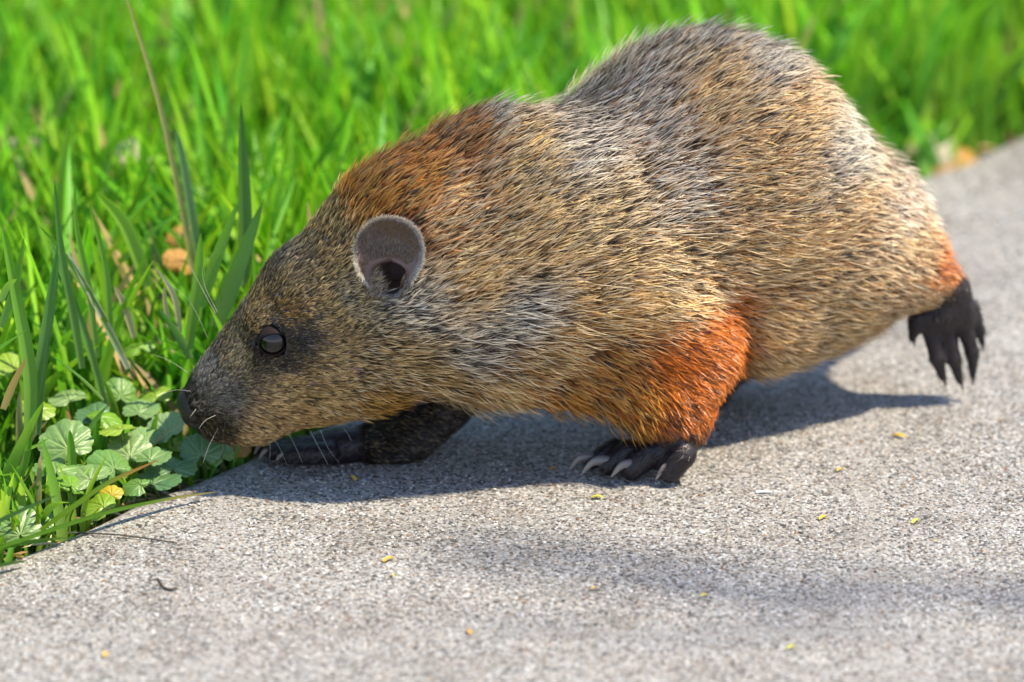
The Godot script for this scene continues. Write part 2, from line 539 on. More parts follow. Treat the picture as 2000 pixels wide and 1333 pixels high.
	hero_tuft("slender dark grass stems arching up to the left among seed heads", [
		[[Vector3(-0.1603, 0.0198, -0.05), Vector3(-0.1675, 0.0488, -0.05), Vector3(-0.1774, 0.076, -0.055), Vector3(-0.182, 0.087, -0.06)], 0.003, g1],
		[[Vector3(-0.1697, 0.037, -0.05), Vector3(-0.1733, 0.0628, -0.05), Vector3(-0.1773, 0.0884, -0.05), Vector3(-0.1794, 0.116, -0.05)], 0.0034, g1],
		[[Vector3(-0.1641, 0.0377, -0.06), Vector3(-0.1672, 0.0678, -0.06), Vector3(-0.1713, 0.0913, -0.06), Vector3(-0.172, 0.1105, -0.06)], 0.0026, g0],
		[[Vector3(-0.1594, 0.0448, -0.07), Vector3(-0.1609, 0.0728, -0.07), Vector3(-0.1672, 0.1006, -0.07)], 0.0026, g0],
		[[Vector3(-0.1834, 0.0487, -0.03), Vector3(-0.1791, 0.0785, -0.03), Vector3(-0.1779, 0.0947, -0.032)], 0.003, g1],
		[[Vector3(-0.1539, 0.0398, -0.06), Vector3(-0.1736, 0.0763, -0.06), Vector3(-0.1864, 0.0934, -0.06)], 0.0026, g0],
		[[Vector3(-0.1998, 0.0651, -0.02), Vector3(-0.1935, 0.082, -0.02), Vector3(-0.1899, 0.1021, -0.02)], 0.0036, g0, 0.4],
		[[Vector3(-0.1989, 0.0793, -0.01), Vector3(-0.196, 0.0856, -0.01), Vector3(-0.1924, 0.0888, -0.01)], 0.003, g2, 0.4],
	])
	hero_tuft("broad dark green blades standing just ahead of the animal's brow", [
		[[Vector3(-0.1179, 0.0452, -0.075), Vector3(-0.1091, 0.0689, -0.075), Vector3(-0.0988, 0.0964, -0.078)], 0.007, g1],
		[[Vector3(-0.128, 0.042, -0.06), Vector3(-0.1244, 0.0678, -0.06), Vector3(-0.1226, 0.0895, -0.062)], 0.0046, g0],
		[[Vector3(-0.1241, 0.052, -0.08), Vector3(-0.1167, 0.0736, -0.08), Vector3(-0.1086, 0.0954, -0.082)], 0.0052, g0, 0.3],
		[[Vector3(-0.1064, 0.0535, -0.1), Vector3(-0.1064, 0.0881, -0.1), Vector3(-0.1076, 0.1311, -0.1)], 0.0058, Color(0.05, 0.17, 0.02)],
		[[Vector3(-0.1268, 0.0413, -0.05), Vector3(-0.1321, 0.0521, -0.05), Vector3(-0.1394, 0.0635, -0.048)], 0.0042, g1, 0.4],
		[[Vector3(-0.1608, 0.0315, -0.03), Vector3(-0.1686, 0.0408, -0.028), Vector3(-0.1812, 0.053, -0.024)], 0.0046, g1, 1.0],
	])
	var short := []
	for k in 26:
		var root := EDGE_POINT + EDGE_ALONG * rng.randf_range(-0.3, -0.13) - INLAND * rng.randf_range(0.012, 0.06)
		root.y = SOIL
		var lean := Vector3(rng.randf_range(-0.025, 0.03), rng.randf_range(0.022, 0.055), rng.randf_range(-0.012, 0.02))
		short.append([[root, root + lean * 0.6 + Vector3(0, 0.006, 0), root + lean], rng.randf_range(0.0018, 0.004), [g0, g1, g2, g0, Color(0.42, 0.36, 0.16)][k % 5], rng.randf_range(-0.8, 0.8)])
	hero_tuft("short thin blades and straws standing between the ivy leaves", short)
	hero_tuft("long leaning seed stem rising through the blurred lawn", [
		[[Vector3(-0.1257, 0.0332, -0.12), Vector3(-0.1306, 0.0664, -0.125), Vector3(-0.1413, 0.1211, -0.13), Vector3(-0.1564, 0.1695, -0.14)], 0.0026, Color(0.3, 0.27, 0.08)],
		[[Vector3(-0.1258, 0.0516, -0.13), Vector3(-0.1315, 0.093, -0.13), Vector3(-0.1349, 0.1103, -0.13)], 0.0036, Color(0.12, 0.25, 0.09)],
		[[Vector3(-0.1457, 0.0499, -0.11), Vector3(-0.1545, 0.076, -0.11), Vector3(-0.1663, 0.0903, -0.11)], 0.006, g2],
	])
	hero_tuft("pale dry straw stalks among the grass ahead of the nose", [
		[[Vector3(-0.1316, 0.0427, -0.07), Vector3(-0.1338, 0.0599, -0.07), Vector3(-0.1401, 0.0711, -0.07)], 0.0024, Color(0.5, 0.42, 0.26)],
		[[Vector3(-0.136, 0.047, -0.07), Vector3(-0.1375, 0.0578, -0.07), Vector3(-0.1378, 0.0642, -0.07)], 0.002, Color(0.45, 0.38, 0.2)],
		[[Vector3(-0.152, 0.0333, -0.06), Vector3(-0.1638, 0.0592, -0.06), Vector3(-0.1755, 0.0828, -0.06)], 0.0028, Color(0.6, 0.58, 0.45)],
		[[Vector3(-0.1499, 0.0427, -0.07), Vector3(-0.1541, 0.0578, -0.07), Vector3(-0.1576, 0.0642, -0.07)], 0.003, Color(0.5, 0.4, 0.22)],
		[[Vector3(-0.1982, 0.0384, 0), Vector3(-0.194, 0.049, 0), Vector3(-0.1888, 0.0596, 0)], 0.003, Color(0.55, 0.33, 0.1)],
	])
	# blades lying over the edge, each a thing of its own
	var over := [
		["long green grass blade lying far out across the concrete", [Vector3(-0.2073, 0.006, 0.0765), Vector3(-0.1846, 0.009, 0.0616), Vector3(-0.1583, 0.008, 0.0345), Vector3(-0.1335, 0.005, 0.0108), Vector3(-0.1145, 0.003, -0.0028)], 0.0042, Color(0.12, 0.3, 0.015), Color(0.42, 0.36, 0.12)],
		["half withered grass blade with an orange dried tip by the ivy", [Vector3(-0.1818, 0.004, 0.0406), Vector3(-0.1679, 0.014, 0.0391), Vector3(-0.1562, 0.02, 0.0326), Vector3(-0.1368, 0.022, 0.0117)], 0.0066, Color(0.2, 0.36, 0.02), Color(0.5, 0.24, 0.05)],
		["dark blurred grass blade slanting over the broad pale leaf", [Vector3(-0.2072, 0.0142, 0.075), Vector3(-0.1917, 0.0211, 0.07), Vector3(-0.1745, 0.0256, 0.06)], 0.0048, Color(0.06, 0.17, 0.04), Color(0.06, 0.17, 0.04)],
		["short green blade end resting on the concrete", [Vector3(-0.208, 0.004, 0.066), Vector3(-0.1868, 0.005, 0.0578), Vector3(-0.1709, 0.003, 0.0467)], 0.0042, Color(0.09, 0.23, 0.02), Color(0.1, 0.24, 0.02)],
		["stubby dark blade tip poking onto the walk beside a yellow petal", [Vector3(-0.2068, 0.004, 0.0863), Vector3(-0.1955, 0.004, 0.0789), Vector3(-0.1857, 0.003, 0.071)], 0.0036, Color(0.07, 0.17, 0.03), Color(0.08, 0.18, 0.02)],
	]
	for o in over:
		var st := begin()
		var base: Vector3 = o[1][0]
		var pts := []
		for p in o[1]:
			pts.append(p - base)
		blade(st, curve(pts, 16), o[2] * 1.5, Vector3(0.35, 0.55, 0.75), o[3], (o[3] as Color).lerp(o[3], 0.5), 0.2, o[4])
		var b := part("fallen_blade", finish(st), grass_mat, self, Transform3D(Basis(), base))
		tag(b, o[0], "grass blade")

func dead_leaf(label: String, at: Vector3, size: float, kind: int, tilt: float, roll: float) -> void:
	var o := part("dead_leaf", leaf_kinds[kind], leaf_mat, self, Transform3D((Basis(Vector3.BACK, roll) * Basis(Vector3.RIGHT, tilt)).scaled(Vector3.ONE * size), at))
	tag(o, label, "leaf")

func build_debris() -> void:
	dead_leaf("yellow fallen leaf caught low in the grass", Vector3(-0.1865, 0.0362, -0.26), 0.022, 4, 0.9, 0.2)
	dead_leaf("whitish withered leaf above the yellow leaf in the grass", Vector3(-0.203, 0.0475, -0.28), 0.019, 6, 0.9, -0.2)
	dead_leaf("orange dead leaf held between upright blades", Vector3(-0.1352, 0.0494, -0.17), 0.011, 5, 0.9, 0.1)
	dead_leaf("brown curled leaf under the orange leaf", Vector3(-0.1345, 0.0507, -0.14), 0.012, 5, 0.6, -0.4)
	dead_leaf("pale silvery leaf turned over in the deep grass", Vector3(-0.1548, 0.0542, -0.26), 0.016, 6, 0.7, -0.6)
	dead_leaf("small red-brown crumpled leaf under the animal's chin", Vector3(-0.1091, 0.0038, -0.05), 0.01, 5, 0.7, 0.2)
	dead_leaf("tan dead leaf at the far edge of the walk", Vector3(0.1806, 0.0073, -0.41), 0.022, 6, 0.5, 0.2)
	dead_leaf("rusty dead leaf at the far edge of the walk", Vector3(0.1929, 0.0026, -0.41), 0.024, 5, 0.3, -0.2)
	var petal := mat(Color(0.62, 0.42, 0.02), 0.6, 0.4)
	var spots := [Vector3(-0.1901, 0, 0.0612), Vector3(-0.0471, 0, 0.0639), Vector3(-0.0453, 0, 0.0804), Vector3(-0.0628, 0, -0.0235), Vector3(0.0164, 0, -0.0337), Vector3(0.0336, 0, -0.0022), Vector3(0.1209, 0, 0.0199), Vector3(0.0312, 0, 0.0942), Vector3(0.073, 0, 0.1015), Vector3(0.1546, 0, -0.0703), Vector3(0.1294, 0, -0.0325), Vector3(0.157, 0, 0.0232), Vector3(-0.1516, 0, 0.1603), Vector3(-0.0163, 0, 0.1379), Vector3(0.1043, 0, 0.1542)]
	for k in spots.size():
		var st := begin()
		var len := rng.randf_range(0.0013, 0.003)
		var a := rng.randf() * TAU
		var d := Vector3(cos(a), 0, sin(a)) * len
		var c := jitter([Color(0.62, 0.43, 0.03), Color(0.6, 0.36, 0.05), Color(0.55, 0.5, 0.08)][k % 3], 0.15)
		blade(st, curve([-d + Vector3(0, 0.0006, 0), Vector3(0, 0.0014, 0), d + Vector3(0, 0.0008, 0)], 5), len * 0.8, Vector3(-d.z, 0, d.x), c, c, 0.35)
		var o := part("petal", finish(st), leaf_mat, self, Transform3D(Basis(), spots[k]))
		tag(o, "tiny yellow petal scrap lying on the concrete", "petal", "yellow petal scraps on the concrete")
	var twig := begin()
	tube(twig, curve([Vector3(-0.002, 0.004, 0), Vector3(0, 0.001, 0.001), Vector3(0.003, 0.0008, 0.003), Vector3(0.0055, 0.001, 0.0025)], 8), 0.0007, 0.0004, Color(0.04, 0.03, 0.025), Color(0.06, 0.045, 0.03))
	tag(part("twig", finish(twig), tinted(0.8), self, Transform3D(Basis(), Vector3(-0.1329, 0, 0.0921))), "tiny dark crooked twig lying on bare concrete", "twig")
	var stalk := begin()
	tube(stalk, curve([Vector3(0, 0.0006, 0), Vector3(0.02, 0.0012, 0.004), Vector3(0.042, 0.0006, 0.011)], 8), 0.0004, 0.0003, Color(0.07, 0.06, 0.05), Color(0.07, 0.06, 0.05))
	tag(part("grass_stalk", finish(stalk), tinted(0.8), self, Transform3D(Basis(), Vector3(-0.1713, 0, 0.0352))), "thin dark dry stalk lying on concrete by the leaves", "stalk")
	var chip := begin()
	tube(chip, curve([Vector3(-0.003, 0.0005, 0), Vector3(0, 0.0009, 0.0004), Vector3(0.003, 0.0004, 0)], 4), 0.0008, 0.0003, Color(0.75, 0.73, 0.7), Color(0.75, 0.73, 0.7))
	tag(part("pale_chip", finish(chip), tinted(0.7), self, Transform3D(Basis(), Vector3(0.0988, 0, -0.0089))), "small white flake on the concrete behind the front paw", "chip")

func build_added_tree() -> void:
	# a tree added out of view so its leafy twig ends faintly shade the concrete
	var foot := Vector3(4.6, SOIL, 1.3)
	var tree := thing("added_shade_tree", "unseen slender tree added so its thin leafy twigs shade the walk", "tree", foot)
	var bark := tinted(0.9, 0.2)
	var b0 := Color(0.15, 0.115, 0.085)
	var st := begin()
	tube(st, curve([Vector3.ZERO, Vector3(0.05, 1.2, 0), Vector3(-0.03, 2.6, 0.02), Vector3(0.02, 4.6, 0.0)], 14), 0.08, 0.02, b0, b0, 10)
	part("trunk", finish(st), bark, tree)
	var ends := [[Vector3(0.0664, 0, 0.0857), Vector3(0.0973, 0, 0.0973), Vector3(0.1359, 0, 0.1036), Vector3(0.2101, 0, 0.0973)], [Vector3(0.0019, 0, 0.126), Vector3(0.0577, 0, 0.1379), Vector3(0.1252, 0, 0.1312), Vector3(0.2127, 0, 0.1182)]]
	for e in ends:
		var pts := [Vector3(0.0, 2.5, 0.02)]
		var tips := []
		for k in range(e.size() - 1, -1, -1):
			var p: Vector3 = e[k] + SUN_FROM * (3.3 + 0.04 * k) - foot
			pts.append(p)
			tips.append(p)
		st = begin()
		tube(st, curve(pts, 24), 0.004, 0.0005, b0, b0, 6)
		part("limb", finish(st), bark, tree)
		var way := curve(tips, 16)
		for k in range(1, 17, 3):
			var s := -1.0 if k % 4 == 1 else 1.0
			var d := Vector3(-0.026, rng.randf_range(-0.01, 0.01), s * rng.randf_range(0.006, 0.018))
			st = begin()
			blade(st, curve([way[k], way[k] + d * 0.5 + Vector3(0, 0.003, 0), way[k] + d], 6), rng.randf_range(0.005, 0.009), Vector3(0.3, 0.2, 1.0), LUSH[1], LUSH[0], 0.15)
			part("leaf", finish(st), leaf_mat, tree)
	for k in 130:
		var a := rng.randf() * TAU
		var p := Vector3(cos(a) * rng.randf_range(0.1, 0.9), rng.randf_range(3.2, 4.7), sin(a) * rng.randf_range(0.1, 0.9))
		if k % 8 == 0:
			st = begin()
			tube(st, curve([Vector3(0, p.y - 0.6, 0), p * Vector3(0.5, 1, 0.5) - Vector3(0, 0.15, 0), p * Vector3(1.1, 1, 1.1)], 6), 0.014, 0.003, b0, b0, 6)
			part("limb", finish(st), bark, tree)
		st = begin()
		blade(st, curve([p, p + Vector3(cos(a) * 0.04, 0.01, sin(a) * 0.04), p + Vector3(cos(a) * 0.09, -0.02, sin(a) * 0.09)], 5), 0.035, Vector3(-sin(a), 0.2, cos(a)), LUSH[1], LUSH[3], 0.15)
		part("leaf", finish(st), leaf_mat, tree)

# ------------------------------------------------------------------ the animal's body as a smooth distance field
const PX := 0.0002
var bone_a := PackedVector3Array()
var bone_b := PackedVector3Array()
var bone_ra := PackedFloat32Array()
var bone_rb := PackedFloat32Array()
var bone_k := PackedFloat32Array()
var bone_z := PackedFloat32Array()
var bone_c := PackedInt32Array()
var hollow_a := PackedVector3Array()
var hollow_b := PackedVector3Array()
var hollow_r := PackedFloat32Array()

func bone(a: Vector3, ra: float, b: Vector3, rb: float, k := 0.014, flat := 1.0) -> void:
	bone_a.append(a)
	bone_b.append(b)
	bone_ra.append(ra * PX)
	bone_rb.append(rb * PX)
	bone_k.append(k)
	bone_z.append(1.0 / flat)

func bone_distance(i: int, p: Vector3) -> float:
	var v := p - bone_a[i]
	var w := bone_b[i] - bone_a[i]
	v.z *= bone_z[i]
	w.z *= bone_z[i]
	var t := clampf(v.dot(w) / maxf(w.length_squared(), 1e-9), 0.0, 1.0)
	return (v - w * t).length() - lerpf(bone_ra[i], bone_rb[i], t)

func field(p: Vector3, ids: PackedInt32Array) -> float:
	var d := 1.0
	for i in ids:
		var e := bone_distance(i, p)
		var k := bone_k[i]
		var h := maxf(k - absf(d - e), 0.0) / k
		d = minf(d, e) - h * h * k * 0.25
	for i in hollow_a.size():
		var v := p - hollow_a[i]
		var w := hollow_b[i] - hollow_a[i]
		var t := clampf(v.dot(w) / w.length_squared(), 0.0, 1.0)
		var e := hollow_r[i] - (v - w * t).length()
		var h := maxf(0.002 - absf(d - e), 0.0) / 0.002
		d = maxf(d, e) + h * h * 0.0005
	return d

var out_v := PackedVector3Array()
var out_n := PackedVector3Array()
var out_i := PackedInt32Array()

func surface(ids: PackedInt32Array, lo: Vector3, hi: Vector3, h: float) -> void:
	# surface nets, added to out_v, out_n and out_i; far blocks are skipped
	const B := 6
	var nx := int(ceil((hi.x - lo.x) / h / B)) * B
	var ny := int(ceil((hi.y - lo.y) / h / B)) * B
	var nz := int(ceil((hi.z - lo.z) / h / B)) * B
	var val := PackedFloat32Array()
	val.resize(nx * ny * nz)
	val.fill(1.0)
	var sx := 1
	var sy := nx
	var sz := nx * ny
	var active: Array[Vector3i] = []
	var rad := B * h * 0.5 * 1.7321
	for bz in range(0, nz, B):
		for by in range(0, ny, B):
			for bx in range(0, nx, B):
				var mid := lo + Vector3(bx + B * 0.5, by + B * 0.5, bz + B * 0.5) * h
				var least := 9.0
				var ds := PackedFloat32Array()
				for i in ids:
					var e := bone_distance(i, mid)
					ds.append(e)
					least = minf(least, e)
				if least > rad * 1.3 + 0.012:
					continue
				var few := PackedInt32Array()
				for j in ids.size():
					if ds[j] < least + rad * 2.6 + 0.016:
						few.append(ids[j])
				var here := field(mid, few)
				if absf(here) > rad * 1.3 + 0.004:
					if here < 0.0:
						for z in range(bz, bz + B):
							for y in range(by, by + B):
								for x in range(bx, bx + B):
									val[x + y * sy + z * sz] = -1.0
					continue
				active.append(Vector3i(bx, by, bz))
				for z in range(bz, bz + B):
					for y in range(by, by + B):
						for x in range(bx, bx + B):
							val[x + y * sy + z * sz] = field(lo + Vector3(x, y, z) * h, few)
	var cell := PackedInt32Array()
	cell.resize(nx * ny * nz)
	cell.fill(-1)
	var first := out_v.size()
	for b in active:
		for z in range(b.z, mini(b.z + B, nz - 1)):
			for y in range(b.y, mini(b.y + B, ny - 1)):
				for x in range(b.x, mini(b.x + B, nx - 1)):
					var at := x + y * sy + z * sz
					var v0 := val[at]
					var v1 := val[at + sx]
					var v2 := val[at + sy]
					var v3 := val[at + sx + sy]
					var v4 := val[at + sz]
					var v5 := val[at + sx + sz]
					var v6 := val[at + sy + sz]
					var v7 := val[at + sx + sy + sz]
					var neg := int(v0 < 0) + int(v1 < 0) + int(v2 < 0) + int(v3 < 0) + int(v4 < 0) + int(v5 < 0) + int(v6 < 0) + int(v7 < 0)
					if neg == 0 or neg == 8:
						continue
					var g := Vector3(v1 + v3 + v5 + v7 - v0 - v2 - v4 - v6, v2 + v3 + v6 + v7 - v0 - v1 - v4 - v5, v4 + v5 + v6 + v7 - v0 - v1 - v2 - v3) / (4.0 * h)
					var mean := (v0 + v1 + v2 + v3 + v4 + v5 + v6 + v7) * 0.125
					var n := g.normalized()
					var p := lo + Vector3(x + 0.5, y + 0.5, z + 0.5) * h - n * clampf(mean / maxf(g.length(), 0.3), -h, h)
					cell[at] = out_v.size()
					out_v.append(p)
					out_n.append(n)
	for b in active:
		for z in range(maxi(b.z, 1), mini(b.z + B, nz - 1)):
			for y in range(maxi(b.y, 1), mini(b.y + B, ny - 1)):
				for x in range(maxi(b.x, 1), mini(b.x + B, nx - 1)):
					var at := x + y * sy + z * sz
					var inside := val[at] < 0
					if inside != (val[at + sx] < 0):
						face(cell[at], cell[at - sy], cell[at - sy - sz], cell[at - sz])
					if inside != (val[at + sy] < 0):
						face(cell[at], cell[at - sx], cell[at - sx - sz], cell[at - sz])
					if inside != (val[at + sz] < 0):
						face(cell[at], cell[at - sx], cell[at - sx - sy], cell[at - sy])

func face(a: int, b: int, c: int, d: int) -> void:
	if a < 0 or b < 0 or c < 0 or d < 0:
		return
	if (out_v[b] - out_v[a]).cross(out_v[c] - out_v[a]).dot(out_n[a] + out_n[c]) < 0.0:
		out_i.append_array([a, b, c, a, c, d])
	else:
		out_i.append_array([a, c, b, a, d, c])

func near_surface(x: float, y: float, ids: PackedInt32Array, sign_ := 1.0) -> Vector3:
	# the skin met when coming in along z from the viewer's side (or from behind with sign -1)
	var z := 0.09 if sign_ > 0 else -0.25
	for k in 60:
		var d := field(Vector3(x, y, z), ids)
		if d < 0.0001:
			break
		z -= sign_ * maxf(d * 0.7, 0.0001)
	return Vector3(x, y, z)

# ------------------------------------------------------------------ fur
const DK := Color(0.02, 0.015, 0.012)
const BK := Color(0.012, 0.009, 0.011)
const GB := Color(0.14, 0.085, 0.045)
const CR := Color(0.84, 0.6, 0.28)
const OC := Color(0.55, 0.3, 0.06)
const RU := Color(0.46, 0.13, 0.016)
const OR := Color(0.6, 0.16, 0.01)
const TN := Color(0.5, 0.27, 0.09)
const SV := Color(0.8, 0.71, 0.57)
const PK := Color(0.52, 0.245, 0.105)
const GY := Color(0.3, 0.27, 0.245)
# each: x, y, the lie of the hair (x, y), length in hundredths of a centimetre x2, lift, root, band, tip, density, share of dark hairs
var coat := [
	[-0.1254, 0.0376, 0.8, 0.2, 5, 0.3, DK, BK, DK, 0.5, 0.2],
	[-0.1197, 0.0574, 0.6, 0.75, 15, 0.25, DK, GB, GY, 1.0, 0.4],
	[-0.1207, 0.0485, 0.7, 0.6, 14, 0.3, GB, GY, Color(0.42, 0.4, 0.38), 1.0, 0.15],
	[-0.1118, 0.0408, 0.9, 0.2, 15, 0.3, GB, GY, GY, 1.0, 0.25],
	[-0.1140, 0.0272, 0.9, -0.25, 12, 0.3, DK, DK, GB, 1.0, 0.5],
	[-0.1001, 0.0233, 0.95, -0.2, 16, 0.3, GB, TN, CR, 1.0, 0.15],
	[-0.1096, 0.0722, 0.6, 0.8, 18, 0.25, DK, GB, GY, 1.0, 0.55],
	[-0.1056, 0.0574, 0.75, 0.6, 17, 0.25, GB, GY, CR, 1.0, 0.3],
	[-0.0929, 0.0645, 0.9, 0.2, 8, 0.1, DK, DK, DK, 1.0, 0.9],
	[-0.0994, 0.0740, 0.75, 0.6, 16, 0.2, DK, TN, CR, 1.0, 0.45],
	[-0.0874, 0.0768, 0.9, 0.3, 18, 0.2, DK, GB, OC, 1.0, 0.35],
	[-0.0815, 0.0677, 0.95, 0.1, 15, 0.15, DK, DK, DK, 1.0, 0.9],
	[-0.0985, 0.0582, 0.8, 0.4, 13, 0.15, DK, DK, DK, 1.0, 0.9],
	[-0.0894, 0.0709, 0.95, 0.1, 10, 0.15, DK, DK, DK, 1.0, 0.9],
	[-0.0886, 0.0571, 0.95, 0.1, 13, 0.15, DK, DK, GB, 1.0, 0.8],
	[-0.0877, 0.0497, 0.95, 0.2, 20, 0.25, GB, TN, CR, 1.0, 0.18],
	[-0.0938, 0.0362, 0.97, 0.0, 22, 0.28, GB, TN, CR, 1.0, 0.18],
	[-0.0758, 0.0391, 0.98, -0.1, 30, 0.28, GB, OC, CR, 1.0, 0.12],
	[-0.0720, 0.0272, 0.95, -0.25, 28, 0.3, GB, OC, CR, 1.0, 0.08],
	[-0.0519, 0.0369, 0.95, -0.25, 36, 0.3, GB, OC, OC, 1.0, 0.1],
	[-0.0716, 0.0575, 0.96, 0.15, 28, 0.25, GB, TN, CR, 1.0, 0.18],
	[-0.0954, 0.0919, 0.65, 0.75, 20, 0.3, DK, GB, GY, 1.0, 0.6],
	[-0.0854, 0.0870, 0.75, 0.6, 22, 0.25, DK, GB, CR, 1.0, 0.5],
	[-0.0714, 0.0787, 0.9, 0.35, 24, 0.25, DK, TN, CR, 1.0, 0.3],
	[-0.0774, 0.1102, 0.7, 0.7, 26, 0.35, DK, GB, CR, 1.0, 0.6],
	[-0.0694, 0.1004, 0.75, 0.6, 26, 0.25, DK, GB, CR, 1.0, 0.4],
	[-0.0654, 0.1228, 0.75, 0.65, 36, 0.35, DK, RU, OC, 1.0, 0.4],
	[-0.0554, 0.1234, 0.78, 0.6, 40, 0.3, DK, OR, OC, 1.0, 0.15],
	[-0.0395, 0.1283, 0.8, 0.55, 46, 0.28, DK, OR, OC, 1.0, 0.2],
	[-0.0475, 0.1382, 0.75, 0.65, 46, 0.4, DK, RU, CR, 1.0, 0.4],
	[-0.0197, 0.1373, 0.82, 0.52, 52, 0.28, DK, RU, TN, 1.0, 0.3],
	[-0.0237, 0.1165, 0.86, 0.45, 52, 0.25, DK, RU, CR, 1.0, 0.25],
	[-0.0614, 0.0857, 0.9, 0.3, 26, 0.2, DK, GY, CR, 1.0, 0.4],
	[-0.0396, 0.0836, 0.92, 0.35, 42, 0.25, DK, GY, SV, 1.0, 0.35],
	[-0.0198, 0.0920, 0.9, 0.35, 54, 0.25, DK, TN, CR, 1.0, 0.3],
	[-0.0437, 0.0611, 0.97, 0.2, 48, 0.25, DK, TN, CR, 1.0, 0.3],
	[-0.0198, 0.0653, 0.96, 0.12, 56, 0.25, DK, GY, SV, 1.0, 0.4],
	[-0.0299, 0.0469, 0.95, -0.15, 52, 0.28, GB, OC, CR, 1.0, 0.15],
	[-0.0080, 0.0412, 0.85, -0.5, 54, 0.3, RU, OC, CR, 1.0, 0.06],
	[0.0160, 0.0397, 0.8, -0.6, 56, 0.28, RU, OR, OC, 1.0, 0.06],
	[0.0099, 0.0583, 0.92, -0.3, 60, 0.28, RU, OC, CR, 1.0, 0.15],
	[0.0298, 0.0554, 0.88, -0.42, 58, 0.28, RU, OR, OC, 1.0, 0.12],
	[0.0000, 0.0780, 0.95, 0.05, 58, 0.25, DK, GY, SV, 1.0, 0.35],
	[0.0040, 0.1074, 0.87, 0.45, 56, 0.25, DK, TN, CR, 1.0, 0.25],
	[0.0000, 0.1332, 0.82, 0.52, 56, 0.3, DK, TN, CR, 1.0, 0.3],
	[-0.0099, 0.1481, 0.72, 0.65, 54, 0.45, DK, GB, SV, 1.0, 0.55],
	[0.0159, 0.1502, 0.75, 0.6, 54, 0.4, DK, GB, SV, 1.0, 0.55],
	[0.0238, 0.1346, 0.82, 0.5, 56, 0.3, DK, GB, SV, 1.0, 0.5],
	[0.0298, 0.1123, 0.9, 0.35, 58, 0.25, DK, GB, CR, 1.0, 0.4],
	[0.0338, 0.0870, 0.97, 0.15, 60, 0.22, DK, TN, CR, 1.0, 0.3],
	[0.0258, 0.0716, 0.96, -0.05, 60, 0.25, RU, OC, CR, 1.0, 0.2],
	[0.0537, 0.0779, 0.98, -0.1, 58, 0.25, RU, OC, CR, 1.0, 0.2],
	[0.0778, 0.0651, 0.95, -0.25, 44, 0.22, OR, OR, OR, 1.0, 0.04],
	[0.0839, 0.0545, 0.85, -0.5, 40, 0.2, OR, OR, OR, 1.0, 0.03],
	[0.0598, 0.0560, 0.88, -0.45, 46, 0.28, RU, OR, OR, 1.0, 0.12],
	[0.0697, 0.0778, 0.97, -0.2, 54, 0.22, OR, OC, CR, 1.0, 0.12],
	[0.0700, 0.0453, 0.75, -0.6, 38, 0.22, RU, OR, OR, 1.0, 0.1],
	[0.0439, 0.0390, 0.8, -0.6, 56, 0.32, RU, OR, OC, 1.0, 0.15],
	[0.0781, 0.0360, 0.55, -0.8, 28, 0.22, RU, OR, OR, 1.0, 0.08],
	[0.0642, 0.0299, 0.6, -0.78, 30, 0.22, BK, RU, OR, 1.0, 0.3],
	[0.0653, 0.0163, 0.2, -0.95, 14, 0.15, BK, BK, DK, 0.6, 0.8],
	[0.0399, 0.1561, 0.55, 0.75, 52, 0.5, DK, GB, SV, 1.0, 0.55],
	[0.0744, 0.1653, 0.4, 0.85, 52, 0.55, DK, GB, SV, 1.0, 0.55],
	[0.1009, 0.1578, 0.6, 0.6, 50, 0.5, DK, GY, SV, 1.0, 0.4],
	[0.0498, 0.1405, 0.75, 0.55, 54, 0.32, DK, PK, SV, 1.0, 0.3],
	[0.0760, 0.1478, 0.75, 0.5, 52, 0.3, GB, PK, CR, 1.0, 0.18],
	[0.1046, 0.1368, 0.85, 0.3, 50, 0.3, GB, PK, CR, 1.0, 0.25],
	[0.0599, 0.1152, 0.92, 0.3, 56, 0.25, DK, TN, SV, 1.0, 0.35],
	[0.0901, 0.1174, 0.95, 0.15, 52, 0.25, GB, PK, CR, 1.0, 0.2],
	[0.0639, 0.0919, 0.98, 0.05, 56, 0.22, DK, TN, CR, 1.0, 0.2],
	[0.0964, 0.0856, 0.98, -0.05, 54, 0.22, GB, TN, CR, 1.0, 0.15],
	[0.0967, 0.0599, 0.96, -0.2, 52, 0.22, OR, OC, CR, 1.0, 0.1],
	[0.1012, 0.0348, 0.94, -0.3, 42, 0.28, GB, OC, CR, 1.0, 0.1],
	[0.1255, 0.0578, 0.95, -0.2, 44, 0.25, GB, TN, CR, 1.0, 0.15],
	[0.1301, 0.0362, 0.95, -0.25, 38, 0.28, TN, TN, CR, 1.0, 0.1],
	[0.1290, 0.0963, 0.96, 0.0, 50, 0.28, GB, PK, CR, 1.0, 0.22],
	[0.1313, 0.1228, 0.85, 0.2, 48, 0.4, DK, GY, SV, 1.0, 0.4],
	[0.1546, 0.0942, 0.9, -0.05, 46, 0.4, GB, PK, SV, 1.0, 0.3],
	[0.1543, 0.0736, 0.95, -0.2, 46, 0.28, GB, PK, CR, 1.0, 0.2],
	[0.1695, 0.0665, 0.95, -0.25, 36, 0.3, RU, PK, OR, 1.0, 0.2],
	[0.1634, 0.0531, 0.95, -0.25, 30, 0.25, RU, PK, CR, 1.0, 0.15],
	[0.1740, 0.0470, 0.5, -0.85, 12, 0.15, BK, BK, BK, 0.6, 0.8],
]

var fur_v := PackedVector3Array()
var fur_n := PackedVector3Array()
var fur_c := PackedColorArray()
var fur_i := PackedInt32Array()

